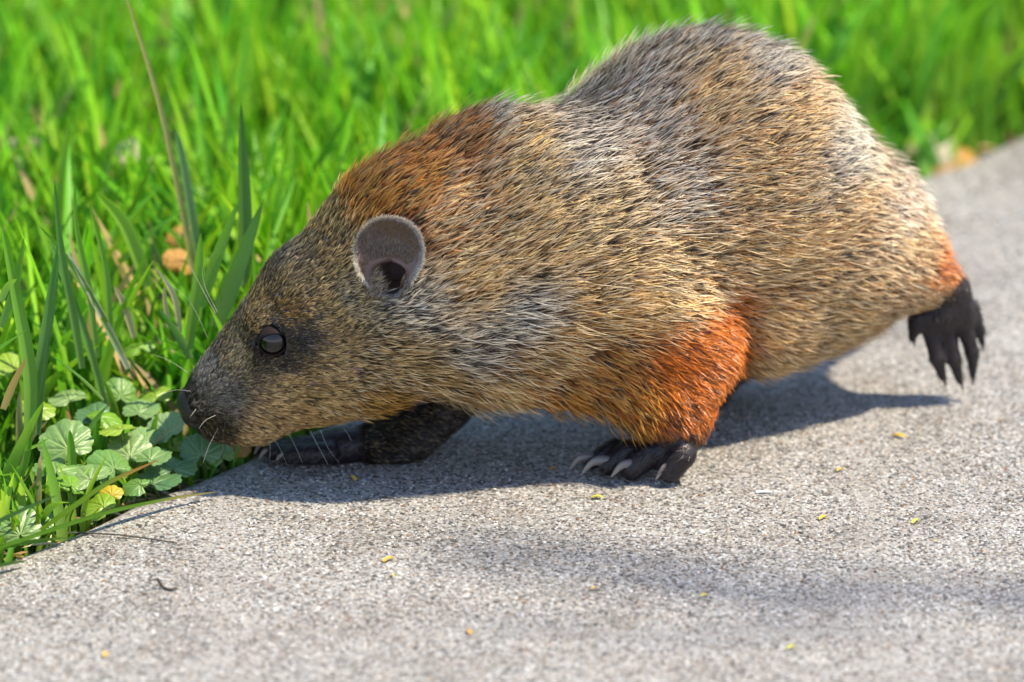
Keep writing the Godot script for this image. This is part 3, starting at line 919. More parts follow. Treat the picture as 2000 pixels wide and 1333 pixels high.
func hair(root: Vector3, dir: Vector3, normal: Vector3, length: float, lift: float, width: float, c0: Color, c1: Color, c2: Color, tip_pull: Vector3) -> void:
	var along := (dir + normal * lift).normalized()
	var droop := (dir + normal * lift * 0.25).normalized()
	var p0 := root
	var p1 := root + along * length * 0.36
	var p2 := p1 + along.lerp(droop, 0.45) * length * 0.34 + tip_pull * 0.4
	var p3 := p2 + along.lerp(droop, 0.9) * length * 0.3 + tip_pull * 0.6
	var across := (along.cross(normal).normalized() + normal * rng.randf_range(-0.8, 0.8)).normalized()
	var n := across.cross(along).normalized()
	if n.dot(normal) < 0.0:
		n = -n
		across = -across
	var w := across * width * 0.5
	var at := fur_v.size()
	fur_v.append_array([p0 - w, p0 + w, p1 - w, p1 + w, p2 - w * 0.7, p2 + w * 0.7, p3])
	fur_n.append_array([n, n, n, n, n, n, n])
	var low := c0.lerp(c1, 0.5)
	var high := c1.lerp(c2, 0.8)
	fur_c.append_array([c0, c0, low, low, high, high, c2])
	fur_i.append_array([at, at + 2, at + 1, at + 1, at + 2, at + 3, at + 2, at + 4, at + 3, at + 3, at + 4, at + 5, at + 4, at + 6, at + 5])

func grow_fur(triangles: int, clumps: int, eye: Vector3, ear: Vector3, nose: Vector3) -> PackedColorArray:
	var count := out_v.size()
	var lie := PackedVector3Array()
	var shape := PackedVector3Array()   # length, lift, share of dark hairs
	var c_root := PackedColorArray()
	var c_band := PackedColorArray()
	var c_tip := PackedColorArray()
	var thick := PackedFloat32Array()
	var skin := PackedColorArray()
	for k in count:
		var p := out_v[k]
		var sum := 0.0
		var dir := Vector2.ZERO
		var sh := Vector3.ZERO
		var a := Color(0, 0, 0, 0)
		var b := Color(0, 0, 0, 0)
		var t := Color(0, 0, 0, 0)
		var dn := 0.0
		for z in coat:
			var dx: float = z[0] - p.x
			var dy: float = z[1] - p.y
			var q := dx * dx + dy * dy + 0.000006
			var w := 1.0 / (q * q)
			sum += w
			dir += Vector2(z[2], z[3]) * w
			sh += Vector3(z[4], z[5], z[10]) * w
			a += (z[6] as Color) * w
			b += (z[7] as Color) * w
			t += (z[8] as Color) * w
			dn += (z[9] as float) * w
		dir /= sum
		lie.append(Vector3(dir.x, dir.y, 0))
		var long := sh.x / sum
		long *= 1.0 + 0.15 * smoothstep(26.0, 46.0, long)
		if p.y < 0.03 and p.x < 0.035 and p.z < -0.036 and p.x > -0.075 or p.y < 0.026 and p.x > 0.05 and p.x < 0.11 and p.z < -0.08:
			# far legs: shade painted into the coat as black, with short hair
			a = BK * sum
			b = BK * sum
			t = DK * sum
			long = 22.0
		shape.append(Vector3(long * PX, sh.y / sum * 1.45, sh.z / sum))
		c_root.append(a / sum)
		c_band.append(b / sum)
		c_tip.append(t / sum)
		thick.append(dn / sum)
		skin.append(Color(0.2, 0.14, 0.11))
	# places by area and by need: short hair has to stand closer
	var heap := PackedFloat32Array()
	var total := 0.0
	for k in triangles:
		var i0 := out_i[k * 3]
		var i1 := out_i[k * 3 + 1]
		var i2 := out_i[k * 3 + 2]
		var area := (out_v[i1] - out_v[i0]).cross(out_v[i2] - out_v[i0]).length()
		var m := out_v[i0]
		var need: float = thick[i0] * pow(0.012 / maxf(shape[i0].x, 0.002), 1.15)
		if out_n[i0].z < -0.35:
			need *= 0.3
		if Vector2((m.x - eye.x - 0.0004) / 0.0067, (m.y - eye.y) / 0.0057).length() < 1.0 and absf(m.z - eye.z) < 0.012:
			need = 0.0
		if (Vector2((m.x - ear.x) / 0.0098, (m.y - ear.y - 0.001) / 0.011).length() < 1.0 or Vector2((m.x - ear.x) / 0.0062, (m.y - ear.y + 0.012) / 0.0085).length() < 1.0) and absf(m.z - ear.z) < 0.02:
			need = 0.0
		if m.distance_to(nose) < 0.0088 and m.x < nose.x + 0.0035:
			need = 0.0
		total += area * need
		heap.append(total)
	var wave := FastNoiseLite.new()
	wave.seed = 12
	wave.frequency = 55.0
	for k in clumps:
		var tri := mini(heap.bsearch(rng.randf() * total), triangles - 1)
		var i0 := out_i[tri * 3]
		var i1 := out_i[tri * 3 + 1]
		var i2 := out_i[tri * 3 + 2]
		var u := rng.randf()
		var v := rng.randf()
		if u + v > 1.0:
			u = 1.0 - u
			v = 1.0 - v
		var p := out_v[i0] + (out_v[i1] - out_v[i0]) * u + (out_v[i2] - out_v[i0]) * v
		var n := out_n[i0]
		var dir := lie[i0]
		dir = (dir - n * dir.dot(n)).normalized()
		var sw := n.cross(dir)
		dir = (dir + sw * (wave.get_noise_3dv(p) * 0.55 + rng.randf_range(-0.16, 0.16))).normalized()
		sw = n.cross(dir)
		var length := shape[i0].x * rng.randf_range(0.75, 1.2)
		var lift := shape[i0].y * rng.randf_range(0.5, 1.5) + wave.get_noise_3d(p.z * 2.0, p.x * 2.0, p.y * 2.0) * 0.12
		var dark := rng.randf() < shape[i0].z * 0.85 + 0.06
		var wide := clampf(length * 0.042, 0.00026, 0.00052)
		var spread := clampf(length * 0.18, 0.0006, 0.0026) * rng.randf_range(0.6, 1.4)
		var glow := rng.randf_range(0.55, 1.4)
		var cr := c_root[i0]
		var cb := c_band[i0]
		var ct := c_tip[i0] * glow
		for s in 7:
			var off := (dir * rng.randf_range(-1, 1) + sw * rng.randf_range(-1, 1)) * spread
			var f := rng.randf_range(0.72, 1.25)
			var tone := rng.randf()
			var k0 := cr * f
			var k1 := cb * f
			var k2 := ct * f
			if dark and tone < 0.8 or tone < shape[i0].z * 0.35:
				k1 = DK.lerp(cb, 0.12)
				k2 = DK.lerp(ct, 0.1 if tone < 0.5 else 0.45)
			elif tone > 0.86:
				k1 = cb.lerp(ct, 0.7) * f
				k2 = ct.lerp(CR, 0.3) * 1.1
			elif tone > 0.5:
				k2 = cb.lerp(ct, 0.35) * f
			var l := length * rng.randf_range(0.7, 1.15)
			var turn := dir + sw * rng.randf_range(-0.14, 0.14)
			hair(p + off - n * length * 0.04, turn.normalized(), n, l, lift * rng.randf_range(0.7, 1.3), wide * rng.randf_range(0.75, 1.2), k0, k1, k2, -off * 0.8)
	# single stiff guard hairs that stand off the coat, black with a pale end
	for k in 22000:
		var tri := mini(heap.bsearch(rng.randf() * total), triangles - 1)
		var i0 := out_i[tri * 3]
		var n := out_n[i0]
		if shape[i0].x < 0.006:
			continue
		var p := out_v[i0].lerp(out_v[out_i[tri * 3 + 1]], rng.randf())
		var dir := lie[i0]
		dir = (dir - n * dir.dot(n)).normalized()
		dir = (dir + n.cross(dir) * rng.randf_range(-0.35, 0.35)).normalized()
		var ct := c_tip[i0].lerp(SV, 0.3 if c_tip[i0].b > 0.15 else 0.0) * rng.randf_range(0.95, 1.2)
		hair(p - n * 0.0004, dir, n, shape[i0].x * rng.randf_range(1.0, 1.4), shape[i0].y * rng.randf_range(1.4, 3.0), rng.randf_range(0.0004, 0.0006), DK, DK if rng.randf() < 0.6 else c_band[i0], ct, Vector3.ZERO)
	return skin

# ------------------------------------------------------------------ the animal
func claw_mesh(a: Vector3, b: Vector3, c: Vector3, r: float, c0: Color, c1: Color) -> ArrayMesh:
	var st := begin()
	var pts := curve([a, b, c], 10)
	var old := PackedVector3Array()
	for k in pts.size():
		var t := float(k) / (pts.size() - 1)
		var along := (pts[mini(k + 1, 10)] - pts[maxi(k - 1, 0)]).normalized()
		var across := along.cross(Vector3.UP).normalized()
		var up := across.cross(along)
		var w := r * (1.0 - pow(t, 1.4)) * 0.88 + 0.00008
		var ring := PackedVector3Array()
		for s in 9:
			var q := TAU * s / 9
			ring.append(pts[k] + across * cos(q) * w * 0.72 + up * sin(q) * w)
		if k > 0:
			for s in 9:
				quad(st, old[s], old[(s + 1) % 9], ring[(s + 1) % 9], ring[s], c0.lerp(c1, maxf(0.0, t - 0.1)), c0.lerp(c1, t))
		old = ring
	return finish(st)

func ear_mesh(u: Vector3, v: Vector3, w: Vector3) -> ArrayMesh:
	# a rounded cup: inner face, rolled rim and outer face; in metres round the ear's middle
	const SEG := 64
	var outline := [67.0, 72.0, 78.0, 79.0, 78.0, 77.0, 72.0, 69.0, 68.0, 69.0, 76.0, 90.0, 96.0, 78.0, 64.0, 63.0]
	var rows := [[0.0, 0.0], [0.12, 0.0], [0.25, 0.0], [0.38, 0.0], [0.5, 0.0], [0.62, 0.0], [0.74, 0.0], [0.84, 0.0], [0.9, 0.0], [0.945, 0.0], [0.975, 0.0], [0.995, 0.3], [1.0, 0.7], [0.985, 1.0], [0.93, 1.0], [0.8, 1.0], [0.6, 1.0]]
	var vv := PackedVector3Array()
	var cc := PackedColorArray()
	var ii := PackedInt32Array()
	for row in rows:
		for s in SEG:
			var a := TAU * s / SEG
			var f := a / TAU * outline.size()
			var i := int(f)
			var o0: float = outline[i % 16]
			var o1: float = outline[(i + 1) % 16]
			var r := lerpf(o0, o1, smoothstep(0.0, 1.0, f - i)) * PX * 0.95
			var q: float = row[0]
			var x := cos(a) * r * q
			var y := sin(a) * r * q
			var bowl := pow(q, 2.4) * 0.0042 - 0.0025
			# the deep part of the cup lies low and in the middle
			var pit := Vector2((x + 0.0004) / maxf(0.0078 + (y + 0.0105) * 0.45, 0.003), (y + 0.0135) / 0.0102).length()
			bowl -= 0.019 * (1.0 - smoothstep(0.62, 1.04, pit))
			bowl -= 0.008 * smoothstep(-0.003, -0.018, y) * q
			# upper fold over the opening
			bowl += 0.0012 * exp(-pow((y + 0.0025) / 0.0022, 2)) * (1.0 - q)
			var back: float = row[1]
			var inner := bowl
			if back > 0.0:
				bowl = lerpf(bowl, pow(q, 2.4) * 0.0042 - 0.0025 - 0.008 * smoothstep(-0.003, -0.018, y) * q - 0.0016 - (1.0 - q) * 0.016, back)
				bowl = minf(bowl, inner - 0.0012 * back)
			vv.append(u * x + v * y + w * bowl)
			var c := Color(0.17, 0.12, 0.115)
			c = c.lerp(Color(0.34, 0.31, 0.29), smoothstep(0.92, 1.0, q))
			cc.append(c if back < 1.0 else Color(0.2, 0.14, 0.1))
	for j in rows.size() - 1:
		for s in SEG:
			var a := j * SEG + s
			var b := j * SEG + (s + 1) % SEG
			ii.append_array([a, b, b + SEG, a, b + SEG, a + SEG])
	var nn := PackedVector3Array()
	nn.resize(vv.size())
	for k in range(0, ii.size(), 3):
		var f := (vv[ii[k + 2]] - vv[ii[k]]).cross(vv[ii[k + 1]] - vv[ii[k]])
		for e in 3:
			nn[ii[k + e]] += f
	for k in nn.size():
		nn[k] = nn[k].normalized() if nn[k].length() > 0.0 else w
	return array_mesh(vv, nn, cc, ii)

func build_groundhog() -> void:
	# --- bones: head, trunk, limbs
	var nose := Vector3(-0.1233, 0.0304, -0.025)
	var muzzle := Vector3(-0.1112, 0.0359, -0.025)
	var face_mid := Vector3(-0.0926, 0.0484, -0.026)
	var crown := Vector3(-0.0721, 0.0681, -0.028)
	var neck := Vector3(-0.036, 0.0829, -0.032)
	var chest := Vector3(-0.003, 0.0876, -0.045)
	var waist := Vector3(0.0343, 0.0848, -0.064)
	var hump := Vector3(0.0771, 0.0992, -0.088)
	var hip := Vector3(0.1121, 0.0713, -0.106)
	var rump := Vector3(0.1317, 0.0664, -0.114)
	bone(hip, 222, rump, 168, 0.014, 0.85)
	bone(hump, 285, hip, 225, 0.014, 0.85)
	bone(waist, 246, hump, 285, 0.014, 0.87)
	bone(chest, 258, waist, 246, 0.014, 0.87)
	bone(neck, 217, chest, 258, 0.014, 0.86)
	bone(crown, 142, neck, 217, 0.012, 0.9)
	bone(face_mid, 110, crown, 142, 0.01, 0.88)
	bone(muzzle, 80, face_mid, 110, 0.01, 0.86)
	bone(nose, 38, muzzle, 80, 0.006, 0.95)
	bone(Vector3(-0.1157, 0.0227, -0.025), 33, Vector3(-0.1004, 0.0265, -0.025), 46, 0.006, 0.95)
	bone(Vector3(-0.1004, 0.0265, -0.025), 42, Vector3(-0.0661, 0.0554, -0.028), 138, 0.01, 0.92)
	bone(Vector3(-0.0661, 0.0554, -0.028), 138, neck, 205, 0.01, 0.9)
	bone(Vector3(-0.0967, 0.0678, -0.0125), 22, Vector3(-0.0876, 0.0694, -0.0105), 24, 0.008)
	bone(Vector3(0.0242, 0.0432, -0.045), 80, Vector3(-0.004, 0.055, -0.042), 125)
	bone(Vector3(0.0947, 0.0542, -0.083), 145, hip, 200)
	# near foreleg
	bone(Vector3(0.0401, 0.0771, -0.034), 115, Vector3(0.0684, 0.0479, -0.038), 76)
	bone(Vector3(0.068, 0.0479, -0.038), 80, Vector3(0.064, 0.0301, -0.031), 62)
	bone(Vector3(0.064, 0.0301, -0.031), 62, Vector3(0.0664, 0.0189, -0.026), 38)
	bone(Vector3(0.0302, 0.05, -0.038), 90, Vector3(0.0543, 0.034, -0.032), 58)
	# far foreleg
	bone(Vector3(-0.0102, 0.034, -0.07), 70, Vector3(-0.0333, 0.0168, -0.058), 48)
	bone(Vector3(-0.0333, 0.0168, -0.058), 48, Vector3(-0.0456, 0.0064, -0.05), 38)
	bone(Vector3(-0.0456, 0.0064, -0.05), 38, Vector3(-0.0567, 0.0053, -0.047), 34)
	# near hind leg, lifted in mid-stride
	bone(Vector3(0.1323, 0.0675, -0.088), 90, Vector3(0.1577, 0.062, -0.098), 54)
	bone(Vector3(0.1577, 0.062, -0.098), 54, Vector3(0.1738, 0.0492, -0.106), 36)
	# far hind leg, bearing the weight behind the near foreleg
	bone(Vector3(0.0991, 0.0271, -0.125), 70, Vector3(0.0763, 0.0051, -0.11), 28)
	bone(Vector3(0.0763, 0.0051, -0.11), 28, Vector3(0.0699, 0.0005, -0.1), 18)
	# tail held back and down
	bone(Vector3(0.1444, 0.0673, -0.135), 50, Vector3(0.1647, 0.0529, -0.17), 32)
	var trunk := PackedInt32Array(range(bone_a.size()))
	var head := PackedInt32Array([5, 6, 7, 8, 9, 10, 11, 12, 4])
	# --- paws: palm and single toes
	var start := bone_a.size()
	bone(Vector3(0.0667, 0.0201, -0.026), 36, Vector3(0.0588, 0.009, -0.026), 30, 0.006)
	bone(Vector3(0.0667, 0.0201, -0.026), 36, Vector3(0.0671, 0.0117, -0.02), 26, 0.006)
	bone(Vector3(0.0604, 0.0117, -0.03), 26, Vector3(0.0433, 0.0079, -0.031), 22, 0.005)
	bone(Vector3(0.0667, 0.0124, -0.018), 27, Vector3(0.0623, 0.0057, -0.0175), 23, 0.0014)
	bone(Vector3(0.0553, 0.0114, -0.024), 27, Vector3(0.0471, 0.0049, -0.0225), 23, 0.0014)
	bone(Vector3(0.0463, 0.01, -0.029), 24, Vector3(0.0379, 0.0047, -0.0265), 19, 0.0014)
	bone(Vector3(0.0414, 0.0094, -0.034), 21, Vector3(0.0315, 0.0045, -0.032), 16, 0.0014)
	var near_paw := PackedInt32Array(range(start, bone_a.size()))
	start = bone_a.size()
	bone(Vector3(-0.0486, 0.0067, -0.048), 36, Vector3(-0.0688, 0.0053, -0.046), 34, 0.006)
	bone(Vector3(-0.0688, 0.0053, -0.046), 32, Vector3(-0.083, 0.0052, -0.044), 26, 0.004)
	bone(Vector3(-0.0727, 0.0057, -0.038), 22, Vector3(-0.0877, 0.0052, -0.037), 19, 0.0025)
	bone(Vector3(-0.0769, 0.0047, -0.044), 21, Vector3(-0.0941, 0.0046, -0.042), 18, 0.0025)
	bone(Vector3(-0.077, 0.0042, -0.05), 20, Vector3(-0.0972, 0.0045, -0.047), 17, 0.0025)
	bone(Vector3(-0.0731, 0.0032, -0.055), 18, Vector3(-0.0901, 0.0035, -0.053), 13, 0.0025)
	var far_paw := PackedInt32Array(range(start, bone_a.size()))
	start = bone_a.size()
	bone(Vector3(0.1734, 0.0514, -0.106), 36, Vector3(0.1721, 0.0376, -0.108), 34, 0.006)
	bone(Vector3(0.178, 0.0497, -0.107), 28, Vector3(0.1815, 0.038, -0.108), 24, 0.006)
	bone(Vector3(0.1719, 0.04, -0.106), 32, Vector3(0.1641, 0.0386, -0.104), 24, 0.005)
	bone(Vector3(0.1624, 0.0398, -0.103), 18, Vector3(0.1606, 0.031, -0.102), 9, 0.0025)
	bone(Vector3(0.1674, 0.036, -0.105), 20, Vector3(0.1707, 0.0214, -0.1045), 15, 0.0022)
	bone(Vector3(0.1707, 0.0214, -0.1045), 15, Vector3(0.1732, 0.0125, -0.106), 8, 0.0015)
	bone(Vector3(0.1741, 0.0344, -0.107), 19, Vector3(0.1776, 0.0204, -0.107), 14, 0.0022)
	bone(Vector3(0.1776, 0.0204, -0.107), 14, Vector3(0.1801, 0.0104, -0.108), 8, 0.0015)
	bone(Vector3(0.1812, 0.0355, -0.109), 18, Vector3(0.185, 0.022, -0.11), 14, 0.0022)
	bone(Vector3(0.185, 0.022, -0.11), 14, Vector3(0.1856, 0.0115, -0.111), 7, 0.0015)
	bone(Vector3(0.1845, 0.0409, -0.111), 17, Vector3(0.1881, 0.0303, -0.113), 10, 0.0022)
	bone(Vector3(0.1881, 0.0303, -0.113), 10, Vector3(0.1893, 0.024, -0.114), 6, 0.0015)
	var hind_paw := PackedInt32Array(range(start, bone_a.size()))
	start = bone_a.size()
	bone(Vector3(0.0709, 0.0011, -0.1), 20, Vector3(0.0636, 0.002, -0.094), 18, 0.004)
	bone(Vector3(0.0657, 0.002, -0.094), 16, Vector3(0.0574, 0.0022, -0.09), 10, 0.003)
	var far_hind_paw := PackedInt32Array(range(start, bone_a.size()))

	start = bone_a.size()
	bone(Vector3(-0.1245, 0.0323, -0.025), 36, Vector3(-0.1235, 0.0278, -0.025), 32, 0.003)
	bone(Vector3(-0.1238, 0.0291, -0.0215), 26, Vector3(-0.1232, 0.0276, -0.021), 22, 0.003)
	bone(Vector3(-0.1241, 0.0265, -0.0285), 26, Vector3(-0.1235, 0.0246, -0.029), 22, 0.003)
	var nose_pad := PackedInt32Array(range(start, bone_a.size()))

	# --- eye socket and ear opening
	var eye := near_surface(-0.0929, 0.0643, head)
	var ear := near_surface(-0.0465, 0.1046, head)
	var far_eye := near_surface(-0.0929, 0.0643, head, -1.0)
	var far_ear := near_surface(-0.0465, 0.1046, head, -1.0)
	eye.z -= 0.0034
	far_eye.z += 0.0034
	for e in [eye, far_eye]:
		hollow_a.append(e)
		hollow_b.append(e + Vector3(0.0001, 0, 0))
		hollow_r.append(0.0064)
	hollow_a.append(ear + Vector3(-0.001, -0.0085, 0.004))
	hollow_b.append(ear + Vector3(0.0, -0.0075, -0.02))
	hollow_r.append(0.0062)
	hollow_a.append(ear + Vector3(-0.0006, -0.0145, 0.004))
	hollow_b.append(ear + Vector3(0.0, -0.012, -0.02))
	hollow_r.append(0.0056)
	# nostril
	for s in [1.0, -1.0]:
		hollow_a.append(Vector3(-0.1258, 0.0248, -0.025) + Vector3(0, 0, 0.0055 * s))
		hollow_b.append(Vector3(-0.1225, 0.0257, -0.025) + Vector3(0, 0, 0.0075 * s))
		hollow_r.append(0.0015)
	surface(trunk, Vector3(-0.14, -0.004, -0.215), Vector3(0.19, 0.2, 0.03), 0.0024)
	var furred := out_i.size() / 3
	surface(near_paw, Vector3(0.02, -0.003, -0.05), Vector3(0.08, 0.04, 0.0), 0.0011)
	surface(far_paw, Vector3(-0.105, -0.004, -0.066), Vector3(-0.035, 0.035, -0.025), 0.0012)
	surface(hind_paw, Vector3(0.14, 0.0, -0.13), Vector3(0.2, 0.07, -0.08), 0.0011)
	surface(far_hind_paw, Vector3(0.04, -0.004, -0.115), Vector3(0.09, 0.02, -0.075), 0.0014)
	var trunk_count := 0
	for k in furred * 3:
		trunk_count = maxi(trunk_count, out_i[k] + 1)

	var hog := thing("groundhog", "young brown and orange groundhog striding head down across the concrete toward the grass", "groundhog", Vector3.ZERO)
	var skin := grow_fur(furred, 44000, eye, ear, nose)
	for k in out_v.size():
		var c := skin[k]
		if k >= trunk_count:
			c = Color(0.013, 0.01, 0.013)
		elif Vector2((out_v[k].x - eye.x) / 0.013, (out_v[k].y - eye.y) / 0.0095).length() < 1.0:
			c = Color(0.03, 0.02, 0.018)
		elif out_v[k].distance_to(nose) < 0.0095 and out_v[k].x < nose.x + 0.003:
			c = Color(0.03, 0.022, 0.018)
		skin[k] = c
	var hide := tinted(0.45, 0.45)
	hide.uv1_triplanar = true
	hide.uv1_scale = Vector3(25, 25, 25)
	hide.heightmap_enabled = true
	hide.heightmap_scale = 0.03
	hide.heightmap_texture = noise_texture(512, FastNoiseLite.TYPE_SIMPLEX_SMOOTH, 0.06, 4, null, 31)
	part("body", array_mesh(out_v, out_n, skin, out_i), hide, hog)

	# short hair on the paws
	for k in 9000:
		var i := rng.randi_range(trunk_count, out_v.size() - 1)
		var n := out_n[i]
		var d := Vector3(-0.7, -0.5, 0.1) if out_v[i].x < 0.1 else Vector3(0.2, -1, 0)
		d = (d - n * d.dot(n)).normalized()
		if n.y < -0.2:
			continue
		hair(out_v[i] - n * 0.0003, (d + n.cross(d) * rng.randf_range(-0.4, 0.4)).normalized(), n, rng.randf_range(0.002, 0.0046), 0.25, 0.00022, BK, DK, DK.lerp(GB, rng.randf() * 0.4), Vector3.ZERO)

	# --- ears
	var hide_ear := tinted(0.6, 0.35, 0.25)
	var w := Vector3(-0.2, 0.12, 1.0).normalized()
	var u := Vector3.UP.cross(w).normalized()
	var v := w.cross(u)
	var ear_at := ear + w * 0.0046
	var e1 := part("ear", ear_mesh(u, v, w), hide_ear, hog, Transform3D(Basis(), ear_at))
	e1.set_meta("label", "rounded grey-brown ear cup with a pale furry rim")
	var w2 := Vector3(-0.2, 0.12, -1.0).normalized()
	var u2 := Vector3.UP.cross(w2).normalized()
	part("ear", ear_mesh(u2, w2.cross(u2), w2), hide_ear, hog, Transform3D(Basis(), far_ear + w2 * 0.0046 - Vector3(0, 0.012, 0)))
	# hair on the rim and inside the cup
	var outline := [67.0, 72.0, 78.0, 79.0, 78.0, 77.0, 72.0, 69.0, 68.0, 69.0, 76.0, 90.0, 96.0, 78.0, 64.0, 63.0]
	for k in 2600:
		var a := rng.randf() * TAU
		var f := a / TAU * 16
		var r := lerpf(outline[int(f) % 16], outline[(int(f) + 1) % 16], smoothstep(0.0, 1.0, f - int(f))) * PX * 0.95
		var q := rng.randf_range(0.94, 1.0)
		var out := u * cos(a) + v * sin(a)
		var low := smoothstep(0.0, -0.014, sin(a) * r)
		var p := ear_at + out * r * q + w * (pow(q, 2.4) * 0.0042 - 0.0025 - 0.008 * smoothstep(-0.003, -0.018, sin(a) * r) - rng.randf() * 0.001)
		var d := (out * rng.randf_range(0.2, 0.9) + w * 0.5 + u * 0.35).normalized()
		hair(p, d, w, rng.randf_range(0.0018, 0.0034), 0.1, 0.00022, GY, GY, SV * rng.randf_range(0.6, 1.0), Vector3.ZERO)
	for k in 2600:
		var a := rng.randf() * TAU
		var q := sqrt(rng.randf()) * 0.92
		var x := cos(a) * 0.0138 * q
		var y := sin(a) * 0.0148 * q
		if Vector2((x + 0.0004) / maxf(0.0078 + (y + 0.0105) * 0.45, 0.003), (y + 0.0135) / 0.0102).length() < 1.15:
			continue
		var p := ear_at + u * x + v * y + w * (pow(q, 2.4) * 0.0042 - 0.0021 + 0.0012 * exp(-pow((y + 0.0025) / 0.0022, 2)) * (1.0 - q) - 0.008 * smoothstep(-0.003, -0.018, y) * q)
		hair(p, (v * 0.9 + u * rng.randf_range(0.0, 0.5)).normalized(), w, rng.randf_range(0.0018, 0.0034), 0.22, 0.00018, GB, GB, GY * rng.randf_range(0.5, 1.1), Vector3.ZERO)
	# tufts before and below the opening
	for k in 420:
		var left := k % 2 == 0
		var p := ear_at + u * (rng.randf_range(-0.0105, -0.0045) if left else rng.randf_range(0.0035, 0.0105)) + v * rng.randf_range(-0.02, -0.01) - w * 0.004
		hair(p, (v * rng.randf_range(0.3, 0.9) + u * (0.35 if left else 0.4)).normalized(), w, rng.randf_range(0.0028, 0.0052), 0.4, 0.00022, GB, GB, GY * rng.randf_range(0.7, 1.6), Vector3.ZERO)
	for k in 380:
		var p := ear_at + u * rng.randf_range(-0.007, 0.006) + v * rng.randf_range(-0.0255, -0.021) - w * 0.006
		hair(p, (v * 0.3 + u * rng.randf_range(0.4, 1.0)).normalized(), w, rng.randf_range(0.004, 0.008), 0.4, 0.00024, GB, GY, SV * rng.randf_range(0.6, 0.9), Vector3.ZERO)

	var fur := part("fur", array_mesh(fur_v, fur_n, fur_c, fur_i), tinted(0.4, 0.48, 0.4), hog)
	fur.set_meta("kind", "stuff")
	fur.set_meta("label", "coarse grizzled fur, orange on the shoulder and silver tipped on the back")

	# --- eyes
	var ball := SphereMesh.new()
	ball.radius = 0.006
	ball.height = 0.012
	ball.radial_segments = 40
	ball.rings = 24
	var black := mat(Color(0.006, 0.005, 0.005), 0.03, 0.5)
	var lid := mat(Color(0.016, 0.011, 0.01), 0.75, 0.25)
	for e in [eye, far_eye]:
		var o := part("eye", ball, black, hog, Transform3D(Basis(), e))
		var facing := 1.0 if e == eye else -1.0
		var st := begin()
		var rows := []
		for j in 7:
			var ring := PackedVector3Array()
			for k in 41:
				var a := TAU * k / 40
				var open := 0.0041 if sin(a) > 0 else 0.0046
				var f := Vector2(cos(a) * 0.0053, sin(a) * open + cos(a) * 0.0005)
				f = f.lerp(f.normalized() * 0.0074, j / 6.0)
				var z := sqrt(maxf(0.0066 * 0.0066 - f.length_squared(), 0.0)) - (0.00035 if j == 0 else 0.0) - maxf(0.0, f.length() - 0.0062) * 1.5
				ring.append(Vector3(f.x, f.y, z * facing))
			rows.append(ring)
		for j in 6:
			for k in 40:
				if facing > 0:
					quad(st, rows[j][k], rows[j + 1][k], rows[j + 1][k + 1], rows[j][k + 1], Color.WHITE, Color.WHITE)
				else:
					quad(st, rows[j][k + 1], rows[j + 1][k + 1], rows[j + 1][k], rows[j][k], Color.WHITE, Color.WHITE)
		part("eyelid", finish(st), lid, o)

	# --- nose pad with nostrils
	out_v = PackedVector3Array()
	out_n = PackedVector3Array()
	out_i = PackedInt32Array()
	surface(nose_pad, Vector3(-0.14, 0.01, -0.05), Vector3(-0.1, 0.06, 0.0), 0.0008)
	part("nose", array_mesh(out_v, out_n, PackedColorArray(), out_i), mat(Color(0.032, 0.024, 0.02), 0.52, 0.4), hog)

	# --- claws
	var horn := tinted(0.35, 0.5)
	var h0 := Color(0.06, 0.05, 0.055)
	var h1 := Color(0.3, 0.265, 0.24)
	for c in [
		[Vector3(0.0638, 0.0083, -0.0165), Vector3(0.06, 0.0082, -0.0155), Vector3(0.0564, 0.0031, -0.0155), 0.003],
		[Vector3(0.0491, 0.0074, -0.021), Vector3(0.0434, 0.0074, -0.02), Vector3(0.0388, 0.0024, -0.0195), 0.003],
		[Vector3(0.0395, 0.0068, -0.026), Vector3(0.0322, 0.007, -0.025), Vector3(0.0272, 0.0018, -0.0245), 0.0029],
		[Vector3(0.0327, 0.0062, -0.0315), Vector3(0.0266, 0.006, -0.031), Vector3(0.0226, 0.0012, -0.031), 0.0025],
		[Vector3(-0.0864, 0.0056, -0.036), Vector3(-0.0908, 0.0058, -0.0355), Vector3(-0.0933, 0.0034, -0.0355), 0.002],
		[Vector3(-0.0926, 0.0048, -0.0415), Vector3(-0.0975, 0.0054, -0.041), Vector3(-0.1001, 0.0024, -0.0405), 0.002],
		[Vector3(-0.096, 0.0045, -0.047), Vector3(-0.1, 0.0053, -0.046), Vector3(-0.1021, 0.0022, -0.0455), 0.0019],
		[Vector3(-0.0893, 0.0044, -0.053), Vector3(-0.0933, 0.0047, -0.052), Vector3(-0.095, 0.0021, -0.052), 0.0018],
	]:
		part("claw", claw_mesh(c[0], c[1], c[2], c[3], h0, h1), horn, hog)
	for c in [
		[Vector3(0.1606, 0.0328, -0.102), Vector3(0.1612, 0.0295, -0.1015), Vector3(0.1613, 0.0267, -0.102), 0.0013],
		[Vector3(0.1727, 0.0149, -0.1055), Vector3(0.174, 0.0115, -0.105), Vector3(0.1745, 0.0079, -0.106), 0.0014],
		[Vector3(0.1797, 0.0128, -0.1075), Vector3(0.1809, 0.0095, -0.107), Vector3(0.1815, 0.0054, -0.108), 0.0014],
		[Vector3(0.1856, 0.0135, -0.1105), Vector3(0.1858, 0.0106, -0.11), Vector3(0.1853, 0.0071, -0.111), 0.0013],
		[Vector3(0.189, 0.0255, -0.1135), Vector3(0.1896, 0.0235, -0.113), Vector3(0.1897, 0.0203, -0.114), 0.0011],
	]:
		part("claw", claw_mesh(c[0], c[1], c[2], c[3], BK, Color(0.05, 0.03, 0.025)), horn, hog)

	# --- whiskers
	var pale := Color(0.42, 0.39, 0.35)
	var dark := Color(0.02, 0.016, 0.015)
